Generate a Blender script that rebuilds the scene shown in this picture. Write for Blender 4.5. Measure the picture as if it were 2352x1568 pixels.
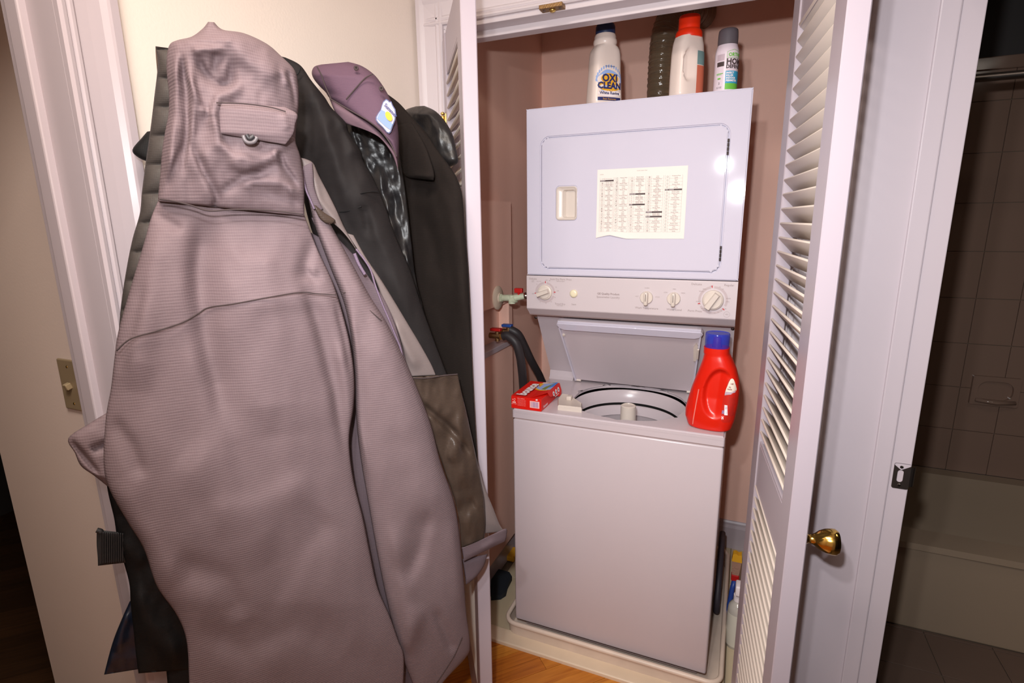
import bpy, bmesh, math, random
from mathutils import Vector, Matrix
random.seed(7)
for _o in list(bpy.data.objects): bpy.data.objects.remove(_o)
SC = bpy.context.scene
COL = SC.collection
# ------------------------------------------------------------------ camera
F, PI = 1233.4, math.pi
PIT, YAW, ROL, CH = math.radians(12.725), math.radians(23.246), math.radians(-.709), 1.53
FW = Vector((-math.sin(YAW)*math.cos(PIT), math.cos(YAW)*math.cos(PIT), -math.sin(PIT)))
RT0 = Vector((math.cos(YAW), math.sin(YAW), 0)); UP0 = RT0.cross(FW)
RT = math.cos(ROL)*RT0 + math.sin(ROL)*UP0; UP = -math.sin(ROL)*RT0 + math.cos(ROL)*UP0
CAM = Vector((0, 0, CH))
cd = bpy.data.cameras.new('camera'); cam = bpy.data.objects.new('camera', cd); COL.objects.link(cam)
cd.sensor_width = 36; cd.lens = F/2352*36; cd.clip_start = .03
m = Matrix.Identity(4)
for i in range(3):
    m[i][0], m[i][1], m[i][2], m[i][3] = RT[i], UP[i], -FW[i], CAM[i]
cam.matrix_world = m; SC.camera = cam
# ------------------------------------------------------------------ world and lights
W = bpy.data.worlds.new('world'); SC.world = W; W.use_nodes = True
W.node_tree.nodes['Background'].inputs[0].default_value = (1, .93, .86, 1)
W.node_tree.nodes['Background'].inputs[1].default_value = .05
def spot(name, loc, power, rad, colr, aim=(-.30, 1.75, 1.2)):
    l = bpy.data.lights.new(name, 'SPOT'); l.energy = power; l.shadow_soft_size = rad; l.color = colr
    l.spot_size = math.radians(116); l.spot_blend = 1
    o = bpy.data.objects.new(name, l); o.location = loc; COL.objects.link(o)
    o.rotation_euler = (Vector(aim)-Vector(loc)).to_track_quat('-Z', 'Y').to_euler(); return o
spot('flash_lamp_upper', (-.145, -.02, 1.83), 15, .018, (.955, .975, 1))
spot('flash_lamp_lower', (-.055, -.02, 1.675), 46, .018, (.955, .975, 1))
def area(name, loc, size, power, colr, rot=(0, 0, 0)):
    l = bpy.data.lights.new(name, 'AREA'); l.energy = power; l.size = size; l.color = colr
    o = bpy.data.objects.new(name, l); o.location = loc; o.rotation_euler = rot; COL.objects.link(o); return o
area('hall_ceiling_lamp', (-.35, .1, 2.41), .5, 16, (1, .9, .8))
area('bathroom_fill', (1.1, 1.4, 2.41), .4, 1.6, (1, .86, .74))  # unseen fill added to lift the bathroom's ambient level
SC.view_settings.view_transform = 'Standard'; SC.view_settings.look = 'None'
SC.view_settings.exposure = .66; SC.view_settings.gamma = 1; SC.view_settings.use_curve_mapping = False
# ------------------------------------------------------------------ materials
def s2l(c):
    c = c/255; return c/12.92 if c <= .04045 else ((c+.055)/1.055)**2.4
def rgb(r, g, b): return (s2l(r), s2l(g), s2l(b), 1)
MATS = {}
def mat(name, colr, rough=.5, metal=0, spec=.5, bump=0, bscale=60, var=0, vscale=8, coat=0, trans=0, alpha=1, ior=1.45, var2=None, sheen=0):
    if name in MATS: return MATS[name]
    M = bpy.data.materials.new(name); M.use_nodes = True; nt = M.node_tree; b = nt.nodes['Principled BSDF']
    b.inputs['Base Color'].default_value = colr; b.inputs['Roughness'].default_value = rough
    b.inputs['Metallic'].default_value = metal; b.inputs['Specular IOR Level'].default_value = spec
    b.inputs['Coat Weight'].default_value = coat; b.inputs['Transmission Weight'].default_value = trans
    b.inputs['Alpha'].default_value = alpha; b.inputs['IOR'].default_value = ior; b.inputs['Sheen Weight'].default_value = sheen
    tc = nt.nodes.new('ShaderNodeTexCoord')
    if var:
        n = nt.nodes.new('ShaderNodeTexNoise'); n.inputs['Scale'].default_value = vscale; n.inputs['Detail'].default_value = 5
        nt.links.new(tc.outputs['Object'], n.inputs['Vector'])
        mx = nt.nodes.new('ShaderNodeMix'); mx.data_type = 'RGBA'
        c2 = var2 or tuple([c*(1-var) for c in colr[:3]]+[1])
        mx.inputs[6].default_value = colr; mx.inputs[7].default_value = c2
        rp = nt.nodes.new('ShaderNodeMapRange'); rp.inputs[1].default_value = .35; rp.inputs[2].default_value = .7
        nt.links.new(n.outputs[0], rp.inputs[0]); nt.links.new(rp.outputs[0], mx.inputs[0]); nt.links.new(mx.outputs[2], b.inputs['Base Color'])
    if bump:
        n = nt.nodes.new('ShaderNodeTexNoise'); n.inputs['Scale'].default_value = bscale; n.inputs['Detail'].default_value = 3
        nt.links.new(tc.outputs['Object'], n.inputs['Vector'])
        bp = nt.nodes.new('ShaderNodeBump'); bp.inputs['Strength'].default_value = bump; bp.inputs['Distance'].default_value = .002
        nt.links.new(n.outputs[0], bp.inputs['Height']); nt.links.new(bp.outputs[0], b.inputs['Normal'])
    MATS[name] = M; return M
def wood(name, c1, c2, ang, rough=.35):
    M = bpy.data.materials.new(name); M.use_nodes = True; nt = M.node_tree; b = nt.nodes['Principled BSDF']
    tc = nt.nodes.new('ShaderNodeTexCoord'); mp = nt.nodes.new('ShaderNodeMapping')
    mp.inputs['Rotation'].default_value = (0, 0, -ang); mp2 = nt.nodes.new('ShaderNodeMapping'); mp2.inputs['Scale'].default_value = (1.5, 28, 10)
    nt.links.new(tc.outputs['Object'], mp.inputs[0]); nt.links.new(mp.outputs[0], mp2.inputs[0])
    n = nt.nodes.new('ShaderNodeTexNoise'); n.inputs['Scale'].default_value = 3; n.inputs['Detail'].default_value = 7; n.inputs['Distortion'].default_value = .6
    nt.links.new(mp2.outputs[0], n.inputs['Vector'])
    cr = nt.nodes.new('ShaderNodeValToRGB'); cr.color_ramp.elements[0].position = .3; cr.color_ramp.elements[1].position = .72
    cr.color_ramp.elements[0].color = c1; cr.color_ramp.elements[1].color = c2
    nt.links.new(n.outputs[0], cr.inputs[0]); nt.links.new(cr.outputs[0], b.inputs['Base Color'])
    b.inputs['Roughness'].default_value = rough; MATS[name] = M; return M
def fabric(name, c1, c2, fu, fv, amt=.5, rough=.75, bump=.25, sheen=0, wr=0):
    """woven cloth: fine bands across the UV (metres), fu/fv threads per metre"""
    M = bpy.data.materials.new(name); M.use_nodes = True; nt = M.node_tree; b = nt.nodes['Principled BSDF']
    uv = nt.nodes.new('ShaderNodeUVMap'); sp = nt.nodes.new('ShaderNodeSeparateXYZ'); nt.links.new(uv.outputs[0], sp.inputs[0])
    def band(i, f):
        mu = nt.nodes.new('ShaderNodeMath'); mu.operation = 'MULTIPLY'; mu.inputs[1].default_value = f*2*PI
        nt.links.new(sp.outputs[i], mu.inputs[0]); s = nt.nodes.new('ShaderNodeMath'); s.operation = 'SINE'; nt.links.new(mu.outputs[0], s.inputs[0]); return s
    a, c = band(0, fu), band(1, fv)
    w = nt.nodes.new('ShaderNodeMath'); w.operation = 'MULTIPLY'; w.inputs[1].default_value = .45; nt.links.new(a.outputs[0], w.inputs[0])
    ad = nt.nodes.new('ShaderNodeMath'); ad.operation = 'ADD'; nt.links.new(w.outputs[0], ad.inputs[0]); nt.links.new(c.outputs[0], ad.inputs[1])
    n = nt.nodes.new('ShaderNodeTexNoise'); n.inputs['Scale'].default_value = 220; n.inputs['Detail'].default_value = 2
    mpn = nt.nodes.new('ShaderNodeMapping'); mpn.inputs['Scale'].default_value = (.35, 1.6, 1); nt.links.new(uv.outputs[0], mpn.inputs[0]); nt.links.new(mpn.outputs[0], n.inputs['Vector'])
    n2 = nt.nodes.new('ShaderNodeMath'); n2.operation = 'MULTIPLY_ADD'; n2.inputs[1].default_value = 3.0; n2.inputs[2].default_value = -1.5; nt.links.new(n.outputs[0], n2.inputs[0])
    ad2 = nt.nodes.new('ShaderNodeMath'); ad2.operation = 'ADD'; nt.links.new(ad.outputs[0], ad2.inputs[0]); nt.links.new(n2.outputs[0], ad2.inputs[1])
    mr = nt.nodes.new('ShaderNodeMapRange'); mr.inputs[1].default_value = -2; mr.inputs[2].default_value = 2; mr.inputs[3].default_value = .5-amt/2; mr.inputs[4].default_value = .5+amt/2
    nt.links.new(ad2.outputs[0], mr.inputs[0])
    mx = nt.nodes.new('ShaderNodeMix'); mx.data_type = 'RGBA'; mx.inputs[6].default_value = c1; mx.inputs[7].default_value = c2
    nt.links.new(mr.outputs[0], mx.inputs[0]); nt.links.new(mx.outputs[2], b.inputs['Base Color'])
    bp = nt.nodes.new('ShaderNodeBump'); bp.inputs['Strength'].default_value = bump; bp.inputs['Distance'].default_value = .0006
    nt.links.new(ad2.outputs[0], bp.inputs['Height'])
    if wr:
        n3 = nt.nodes.new('ShaderNodeTexNoise'); n3.inputs['Scale'].default_value = wr; n3.inputs['Detail'].default_value = 4; nt.links.new(uv.outputs[0], n3.inputs['Vector'])
        b2 = nt.nodes.new('ShaderNodeBump'); b2.inputs['Strength'].default_value = .5; b2.inputs['Distance'].default_value = .006
        nt.links.new(n3.outputs[0], b2.inputs['Height']); nt.links.new(bp.outputs[0], b2.inputs['Normal']); nt.links.new(b2.outputs[0], b.inputs['Normal'])
    else: nt.links.new(bp.outputs[0], b.inputs['Normal'])
    b.inputs['Roughness'].default_value = rough; b.inputs['Sheen Weight'].default_value = sheen; b.inputs['Specular IOR Level'].default_value = .15
    MATS[name] = M; return M
TRIM = mat('painted_trim', rgb(184, 172, 178), .28, spec=.5, var=.03, vscale=5)
CREAM = mat('cream_wall', rgb(231, 218, 208), .85, bump=.15, bscale=180)
PINK = mat('closet_wall', rgb(246, 200, 182), .7, bump=.15, bscale=160, var=.06, vscale=3)
DIMW = mat('far_room_wall', rgb(240, 220, 210), .85, bump=.1, bscale=150)
CEIL = mat('ceiling_paint', rgb(240, 232, 222), .9)
DOORP = mat('door_paint', rgb(170, 158, 166), .3)
TRIM2 = mat('closet_trim_paint', rgb(204, 193, 196), .32)
DISP = mat('dispenser_plastic', rgb(206, 194, 184), .35)
LOUV = mat('louver_paint', rgb(212, 198, 186), .4)
ENAM = mat('white_enamel', rgb(210, 205, 220), .055, spec=.4, var=.02, vscale=3)
ENAM2 = mat('washer_enamel', rgb(200, 188, 193), .25, spec=.5, var=.03, vscale=2)
PANEL = mat('control_panel_plastic', rgb(205, 193, 196), .45)
KNOB = mat('ivory_plastic', rgb(214, 202, 192), .3)
BTN = mat('cream_button', rgb(233, 222, 190), .25)
GREYP = mat('warm_grey_trim', rgb(180, 158, 154), .5)
DARK = mat('dark_void', rgb(30, 26, 24), .7)
PRINT = mat('grey_print', rgb(150, 132, 130), .6)
REDP = mat('red_print', rgb(190, 30, 40), .5)
INK = mat('black_ink', rgb(70, 55, 55), .6)
PAPER = mat('paper', rgb(243, 230, 222), .7)
CHROME = mat('chrome', rgb(200, 195, 190), .2, metal=1)
BRASS = mat('polished_brass', rgb(206, 170, 90), .14, metal=1)
BRASSL = mat('satin_brass', rgb(226, 196, 112), .3, metal=1)
BRASSD = mat('aged_brass', rgb(150, 120, 84), .45, metal=1, bump=.5, bscale=300)
STEEL = mat('dull_steel', rgb(120, 112, 108), .38, metal=1)
RUBBER = mat('black_rubber', rgb(48, 44, 46), .5)
JUG = mat('red_plastic', rgb(216, 32, 14), .28, spec=.5)
JUGLAB = mat('dark_red_label', rgb(196, 34, 22), .4)
BLUECLR = mat('clear_blue_plastic', rgb(40, 60, 190), .12, alpha=.62)
MAROON = mat('spout_red', rgb(130, 20, 40), .4)
NAVYCAP = mat('navy_cap', rgb(34, 48, 84), .4)
WPLAST = mat('white_bottle_plastic', rgb(236, 218, 208), .3)
ORANGE = mat('orange_red_cap', rgb(240, 50, 16), .35)
GREYCAP = mat('grey_cap', rgb(96, 88, 94), .5)
CANW = mat('can_white', rgb(228, 212, 222), .25)
FOIL = mat('clear_duct_film', rgb(150, 130, 105), .12, metal=.0, trans=.55, bump=.9, bscale=90, spec=.9)
REDBOX = mat('red_carton', rgb(222, 24, 12), .4)
REDBOX2 = mat('red_carton_side', rgb(205, 50, 40), .4)
YEL = mat('yellow_print', rgb(232, 170, 40), .5)
BLUEP = mat('blue_print', rgb(70, 130, 215), .5)
SKYP = mat('pale_blue_print', rgb(150, 175, 225), .5)
GREENP = mat('green_print', rgb(110, 190, 70), .5)
OLIVP = mat('grass_print', rgb(130, 140, 50), .5)
NAVYP = mat('navy_print', rgb(40, 45, 100), .5)
WHITEP = mat('white_print', rgb(248, 236, 238), .5)
CYANP = mat('cyan_print', rgb(60, 160, 200), .5)
BARP = mat('barcode_violet', rgb(150, 130, 175), .5)
PANM = mat('pan_plastic', rgb(222, 202, 186), .4, var=.1, vscale=14)
SILL = mat('sill_marble', rgb(226, 204, 178), .4, var=.12, vscale=6)
VTILE = mat('closet_floor_tile', rgb(205, 188, 158), .45, var=.08, vscale=6)
GROUT = mat('grout', rgb(120, 105, 90), .8)
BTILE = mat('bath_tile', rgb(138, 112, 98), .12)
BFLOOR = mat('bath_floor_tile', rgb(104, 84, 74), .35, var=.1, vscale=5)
TUBM = mat('tub_enamel', rgb(158, 138, 118), .2)
SWITCH = mat('switch_plate_tan', rgb(158, 138, 110), .4)
PIPE = mat('pale_green_pipe', rgb(196, 204, 178), .4)
FLNG = mat('flange_plaster', rgb(214, 196, 176), .6)
REDH = mat('red_valve_handle', rgb(190, 28, 26), .4)
BLUEH = mat('blue_valve_handle', rgb(40, 80, 160), .4)
CLEAR = mat('clear_bottle', rgb(226, 218, 208), .12, trans=.35)
DKBLUE = mat('dark_slate_cloth', rgb(30, 36, 44), .8)
OAK = [wood('oak_plank_%s' % k, rgb(*a), rgb(*b), math.radians(46), .32) for k, a, b in (('amber', (176, 104, 30), (214, 142, 52)), ('honey', (168, 94, 24), (202, 128, 44)), ('russet', (156, 84, 22), (196, 116, 36)))]
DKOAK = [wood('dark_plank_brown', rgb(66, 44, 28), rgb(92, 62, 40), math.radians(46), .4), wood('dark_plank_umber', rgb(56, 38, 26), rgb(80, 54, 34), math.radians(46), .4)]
GREYF = fabric('grey_ripstop', rgb(97, 80, 84), rgb(119, 103, 105), 330, 230, .55, .7, .18)
GREYL = fabric('grey_lilac_facing', rgb(84, 70, 76), rgb(102, 88, 92), 300, 300, .3, .7, .15)
GREYS = fabric('smooth_grey_facing', rgb(104, 92, 90), rgb(118, 106, 104), 400, 400, .3, .4, .1)
OLIVE = fabric('olive_lining', rgb(58, 46, 40), rgb(66, 54, 46), 300, 300, .3, .36, .1, wr=14)
LILAC = mat('lilac_zipper', rgb(112, 94, 112), .4, bump=.6, bscale=900)
BLACKA = fabric('black_softshell', rgb(26, 22, 22), rgb(32, 28, 28), 500, 500, .4, .75, .1)
BLACKB = fabric('brown_black_fleece', rgb(22, 16, 14), rgb(28, 22, 19), 500, 500, .4, .9, .2)
PUFFER = fabric('dark_grey_nylon', rgb(62, 56, 54), rgb(72, 66, 62), 400, 400, .3, .5, .1, wr=20)
BLACKN = fabric('black_nylon', rgb(19, 18, 19), rgb(24, 22, 22), 400, 400, .3, .6, .1, wr=12)
LEATH = mat('black_leather', rgb(20, 18, 20), .42, bump=.8, bscale=45, var=.5, vscale=26, var2=rgb(38, 35, 34))
NAVYL = mat('navy_leather', rgb(22, 28, 42), .35, bump=.5, bscale=60)
CAPM = fabric('plum_twill', rgb(84, 62, 76), rgb(94, 72, 84), 700, 700, .4, .8, .2)
CAPB = fabric('plum_brim', rgb(90, 70, 78), rgb(104, 82, 90), 700, 700, .4, .8, .2)
STITCH = mat('stitching', rgb(58, 46, 46), .9)
WEB = mat('black_webbing', rgb(34, 32, 34), .6)
# ------------------------------------------------------------------ object helpers
def link(name, me, m, parent=None):
    o = bpy.data.objects.new(name, me); COL.objects.link(o)
    if m is not None and not me.materials: me.materials.append(m)
    if parent is not None: o.parent = parent
    return o
def tag(o, label=None, cat=None, group=None, kind=None):
    if label: o['label'] = label
    if cat: o['category'] = cat
    if group: o['group'] = group
    if kind: o['kind'] = kind
    return o
def empty(name, loc=(0, 0, 0), rz=0, label=None, cat=None, kind=None, group=None):
    o = bpy.data.objects.new(name, None); o.location = loc; o.rotation_euler = (0, 0, rz); o.empty_display_size = .05; COL.objects.link(o)
    return tag(o, label, cat, group, kind)
class MB:
    """collects shapes; build() makes ONE mesh object. Coordinates are world unless the parent is moved."""
    def __init__(s): s.bm = bmesh.new()
    def box(s, x0, x1, y0, y1, z0, z1, bev=0, seg=2, M=None):
        r = bmesh.ops.create_cube(s.bm, size=1); vs = r['verts']
        for v in vs: v.co = Vector(((x0+x1)/2+v.co.x*(x1-x0), (y0+y1)/2+v.co.y*(y1-y0), (z0+z1)/2+v.co.z*(z1-z0)))
        if bev:
            es = list({e for v in vs for e in v.link_edges})
            rr = bmesh.ops.bevel(s.bm, geom=es, offset=bev, segments=seg, affect='EDGES', profile=.5); vs = list({v for f in rr['faces'] for v in f.verts} | {v for v in vs if v.is_valid})
        if M:
            for v in vs: v.co = M @ v.co
        return s
    def prism(s, pts, a, b, axis='z', M=None):
        """extrude 2-D outline; axis z: (x,y); y: (x,z); x: (y,z)"""
        def mk(p, h): return {'z': (p[0], p[1], h), 'y': (p[0], h, p[1]), 'x': (h, p[0], p[1])}[axis]
        A = [s.bm.verts.new(mk(p, a)) for p in pts]; B = [s.bm.verts.new(mk(p, b)) for p in pts]; n = len(pts)
        s.bm.faces.new(A); s.bm.faces.new(B[::-1])
        for i in range(n): s.bm.faces.new((A[i], B[i], B[(i+1) % n], A[(i+1) % n]))
        if M:
            for v in A+B: v.co = M @ v.co
        return s
    def holeplate(s, outer, inner, a, b, axis='y'):
        def mk(p, h): return {'z': (p[0], p[1], h), 'y': (p[0], h, p[1])}[axis]
        L = []
        for h in (a, b):
            lo = [s.bm.verts.new(mk(p, h)) for p in outer]; li = [s.bm.verts.new(mk(p, h)) for p in inner]
            es = [s.bm.edges.new((q[i], q[(i+1) % len(q)])) for q in (lo, li) for i in range(len(q))]
            bmesh.ops.triangle_fill(s.bm, edges=es, use_beauty=True, use_dissolve=False); L.append((lo, li))
        for k in (0, 1):
            p, q = L[0][k], L[1][k]; n = len(p)
            for i in range(n): s.bm.faces.new((p[i], q[i], q[(i+1) % n], p[(i+1) % n]))
        return s
    def tube(s, pts, r, n=10, cap=True, closed=False):
        pts = [Vector(p) for p in pts]; R = r if isinstance(r, (list, tuple)) else [r]*len(pts); rings = []; ref = None
        for i, p in enumerate(pts):
            if closed: t = pts[(i+1) % len(pts)]-pts[i-1]
            else: t = (pts[min(i+1, len(pts)-1)]-pts[max(i-1, 0)])
            t.normalize()
            if ref is None: ref = t.orthogonal().normalized()
            ref = (ref - t*ref.dot(t))
            ref = ref.normalized() if ref.length > 1e-6 else t.orthogonal().normalized()
            b = t.cross(ref)
            rings.append([s.bm.verts.new(p+(ref*math.cos(2*PI*k/n)+b*math.sin(2*PI*k/n))*R[i]) for k in range(n)])
        m_ = len(rings)
        for i in range(m_ if closed else m_-1):
            a, b = rings[i], rings[(i+1) % m_]
            for k in range(n): s.bm.faces.new((a[k], a[(k+1) % n], b[(k+1) % n], b[k]))
        if cap and not closed: s.bm.faces.new(rings[0][::-1]); s.bm.faces.new(rings[-1])
        return s
    def lathe(s, prof, c=(0, 0, 0), n=28, M=None, sx=1, sy=1, cap=True):
        rings = []
        for r, z in prof:
            rings.append([s.bm.verts.new((r*sx*math.cos(2*PI*k/n), r*sy*math.sin(2*PI*k/n), z)) for k in range(n)])
        for a, b in zip(rings, rings[1:]):
            for k in range(n): s.bm.faces.new((a[k], a[(k+1) % n], b[(k+1) % n], b[k]))
        if cap: s.bm.faces.new(rings[0][::-1]); s.bm.faces.new(rings[-1])
        T = Matrix.Translation(c) @ (M or Matrix.Identity(4))
        for g in rings:
            for v in g: v.co = T @ v.co
        return s
    def loft(s, rings, cap=True, closed=True):
        L = [[s.bm.verts.new(p) for p in r] for r in rings]; n = len(L[0])
        for a, b in zip(L, L[1:]):
            for k in range(n if closed else n-1): s.bm.faces.new((a[k], a[(k+1) % n], b[(k+1) % n], b[k]))
        if cap and closed:
            s.bm.faces.new(L[0][::-1]); s.bm.faces.new(L[-1])
        return s
    def poly(s, pts):
        s.bm.faces.new([s.bm.verts.new(p) for p in pts]); return s
    def text(s, txt, size, fn, align='CENTER', ext=0, res=2, bold=0):
        c = bpy.data.curves.new('t', 'FONT'); c.body = txt; c.size = size; c.align_x = align; c.align_y = 'CENTER'; c.resolution_u = res; c.offset = bold; c.space_line = 1
        o = bpy.data.objects.new('t', c); COL.objects.link(o); dg = bpy.context.evaluated_depsgraph_get(); dg.update()
        me = bpy.data.meshes.new_from_object(o.evaluated_get(dg)); bpy.data.objects.remove(o); bpy.data.curves.remove(c)
        V = [s.bm.verts.new(fn(v.co.x, v.co.y)) for v in me.vertices]
        for p in me.polygons:
            try: s.bm.faces.new([V[i] for i in p.vertices])
            except ValueError: pass
        bpy.data.meshes.remove(me); return s
    def build(s, name, m, parent=None, smooth=False, auto=None, kind=None, recalc=True):
        if recalc: bmesh.ops.recalc_face_normals(s.bm, faces=s.bm.faces)
        me = bpy.data.meshes.new(name); s.bm.to_mesh(me); s.bm.free()
        if smooth:
            for p in me.polygons: p.use_smooth = True
            if auto is not None: me.set_sharp_from_angle(angle=math.radians(auto))
        o = link(name, me, m, parent)
        if kind: o['kind'] = kind
        return o
def rrect(x0, x1, y0, y1, r, n=6):
    P = []
    for cx, cy, a in ((x1-r, y1-r, 0), (x0+r, y1-r, 90), (x0+r, y0+r, 180), (x1-r, y0+r, 270)):
        for i in range(n+1):
            t = math.radians(a+90*i/n); P.append((cx+r*math.cos(t), cy+r*math.sin(t)))
    return P
def Rz(a): return Matrix.Rotation(math.radians(a), 4, 'Z')
def Rx(a): return Matrix.Rotation(math.radians(a), 4, 'X')
def Ry(a): return Matrix.Rotation(math.radians(a), 4, 'Y')
def T(x, y, z): return Matrix.Translation((x, y, z))
def clip(poly, a, b, c):          # keep a*x+b*y<=c
    out = []
    for i in range(len(poly)):
        p, q = poly[i], poly[(i+1) % len(poly)]; dp, dq = a*p[0]+b*p[1]-c, a*q[0]+b*q[1]-c
        if dp <= 0: out.append(p)
        if dp*dq < 0: t = dp/(dp-dq); out.append((p[0]+t*(q[0]-p[0]), p[1]+t*(q[1]-p[1])))
    return out
# ================================================================== the setting
def struct(name, mb, m, smooth=False, parent=None, auto=None):
    o = mb.build(name, m, parent, smooth, auto)
    if parent is None: o['kind'] = 'structure'
    return o
XL, XR, YF, CEILZ = -.945, .2, 1.51, 2.44
struct('wall_left', MB().box(XL-.13, XL, .556, YF+.0, 0, CEILZ).box(XL-.13, XL, -.35, .556, 2.05, CEILZ).box(XL-.13, XL, -1.9, -.35, 0, CEILZ), CREAM)
struct('wall_front', MB().box(XL-.13, -.867, YF, YF+.12, 0, CEILZ).box(.12, XR+.162, YF, YF+.12, 0, CEILZ).box(-.867, .12, YF, YF+.12, 2.09, CEILZ), CREAM)
struct('wall_right', MB().box(XR, XR+.162, 1.318, YF, 0, CEILZ).box(XR, XR+.162, .3, 1.318, 2.05, CEILZ).box(XR, XR+.162, -1.9, .3, 0, CEILZ), CREAM)
struct('wall_back', MB().box(XL-.13, XR+.162, -2.0, -1.9, 0, CEILZ), CREAM)
struct('ceiling', MB().box(-3.6, 2.2, -2.0, 3.1, CEILZ, CEILZ+.08), CEIL)
fl = struct('floor', MB().box(-3.6, XR+.08, -2.0, 1.56, -.06, -.012), DARK)
def planks(x0, x1, y0, y1, w, ang, parent, ms, ln=.9):
    ca, sa = math.cos(ang), math.sin(ang); nx, ny = -sa, ca
    cs = [x*nx+y*ny for x in (x0, x1) for y in (y0, y1)]; ts = [x*ca+y*sa for x in (x0, x1) for y in (y0, y1)]
    k = math.floor(min(cs)/w)
    while k*w < max(cs):
        t = min(ts)-random.random()*ln
        while t < max(ts):
            L = ln*random.uniform(.6, 1.4); g = .0006
            P = [(x0, y0), (x1, y0), (x1, y1), (x0, y1)]
            for a, b, c in ((nx, ny, (k+1)*w-g), (-nx, -ny, -(k*w+g)), (ca, sa, t+L-g), (-ca, -sa, -(t+g))):
                P = clip(P, a, b, c)
                if len(P) < 3: break
            if len(P) >= 3:
                MB().prism(P, -.012, random.uniform(-.0006, .0004)).build('plank', random.choice(ms), parent)
            t += L
        k += 1
planks(XL, XR, .2, 1.535, .0565, math.radians(46), fl, OAK)
planks(XL, XR, -1.9, .2, .0565, math.radians(46), fl, OAK, 2.2)
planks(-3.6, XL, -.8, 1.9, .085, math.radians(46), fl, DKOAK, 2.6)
# ---- room through the doorway on the left
struct('wall_left_room_stub', MB().box(-1.715, XL-.13, .66, .78, 0, CEILZ), DIMW)
struct('wall_left_room_far', MB().box(-3.7, -3.6, -2.0, 3.1, 0, CEILZ).box(-3.6, XL-.13, 1.9, 2.0, 0, CEILZ).box(-3.6, XL-.13, -2.0, -1.9, 0, CEILZ), mat('unlit_room_shade', rgb(58, 54, 54), .9))  # dark wall colour stands in for this room being unlit
struct('baseboard_left', MB().box(-1.715, XL-.13, .648, .66, 0, .09, .003).box(-1.727, -1.715, .648, .79, 0, .09, .003), TRIM)
# door frame on the left: jamb, stop, profiled casing
struct('trim_1', MB().box(XL-.13, XL+.001, .536, .556, 0, 2.05, .002).box(-1.043, -1.011, .524, .54, 0, 2.05, .003), TRIM)
def casing(pts, z0, z1): return MB().prism(pts, z0, z1)
cas_prof = [(0, 0), (.010, 0), (.014, .004), (.013, .009), (.009, .012), (.012, .016), (.012, .020), (.008, .024), (.0095, .040), (.012, .058), (.017, .066), (.0185, .070), (.0185, .082), (0, .082)]
struct('trim_2', MB().prism([(XL+a, .536+b) for a, b in cas_prof], 0, 2.12), TRIM)
# ---- bathroom door frame on the right
struct('trim_3', MB().box(XR-.002, XR+.162, 1.30, 1.318, 0, 2.05, .002).box(.292, .325, 1.294, 1.302, 0, 2.05, .003), TRIM)
struct('trim_4', MB().prism([(XR-a, 1.30+b*.75) for a, b in cas_prof], 0, 2.12), TRIM)
# ---- closet opening: jambs, stops, casings
struct('trim_5', MB().box(-.867, -.847, YF, YF+.12, 0, 2.075, .002).box(.1, .12, YF, YF+.12, 0, 2.075, .002).box(-.867, .12, YF, YF+.12, 2.07, 2.092, .002)
       .box(-.847, -.835, YF+.05, YF+.09, 0, 2.07, .002).box(.088, .1, YF+.05, YF+.09, 0, 2.07, .002).box(-.847, .1, YF+.05, YF+.09, 2.052, 2.072, .002), TRIM2)
struct('trim_6', MB().prism([(-.852-b, YF-a) for a, b in cas_prof], 0, 2.165), TRIM2)
struct('trim_7', MB().prism([(.105+b, YF-a) for a, b in cas_prof], 0, 2.165), TRIM2)
struct('trim_8', MB().prism([(YF-a, 2.083+b) for a, b in cas_prof], -.852-.06, .105+.06, 'x'), TRIM2)
# ---- closet shell
CX0, CX1, CY1 = -.91, .22, 2.5
struct('wall_closet_left', MB().box(CX0-.03, CX0, YF+.12, CY1+.1, 0, CEILZ), PINK)
struct('wall_closet_right', MB().box(CX1, CX1+.05, YF+.12, CY1+.1, 0, CEILZ), PINK)
struct('wall_closet_back', MB().box(CX0-.03, CX1+.05, CY1, CY1+.1, 0, CEILZ), PINK)
bb = [(0, 0), (.014, 0), (.014, .105), (.009, .118), (.008, .128), (.004, .136), (0, .138)]
struct('baseboard_closet_back', MB().prism([(CY1-a, b) for a, b in bb], CX0, CX1, 'x'), TRIM)
struct('baseboard_closet_left', MB().prism([(CX0+a, b) for a, b in bb], YF+.13, CY1-.015, 'y'), TRIM)
# plumbing chase along the left wall with a recess above its ledge
struct('wall_closet_chase', MB().box(CX0, CX0+.045, YF+.13, 2.02, .139, 1.045).box(CX0, CX0+.045, YF+.13, 2.02, 1.205, 1.6).box(CX0, CX0+.045, 1.985, 2.02, 1.045, 1.205), PINK)
struct('trim_9', MB().box(CX0, CX0+.058, YF+.13, 2.03, 1.03, 1.052, .003), TRIM)
cf = struct('floor_closet', MB().box(CX0-.03, CX1+.05, 1.56, CY1+.1, -.06, -.008), GROUT)
for i in range(-3, 1):
    for j in range(0, 4):
        x0, y0 = max(i*.305+.05, CX0), max(1.6+j*.305, 1.6); x1, y1 = min(i*.305+.353, CX1), min(1.6+j*.305+.303, CY1)
        if x1 > x0 and y1 > y0: MB().box(x0, x1, y0, y1, -.008, random.uniform(-.0006, 0), .001, 1).build('tile', VTILE, cf)
o = struct('trim_10', MB().box(-.847, .1, 1.533, 1.6, -.012, .014, .005, 3), SILL)
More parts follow.
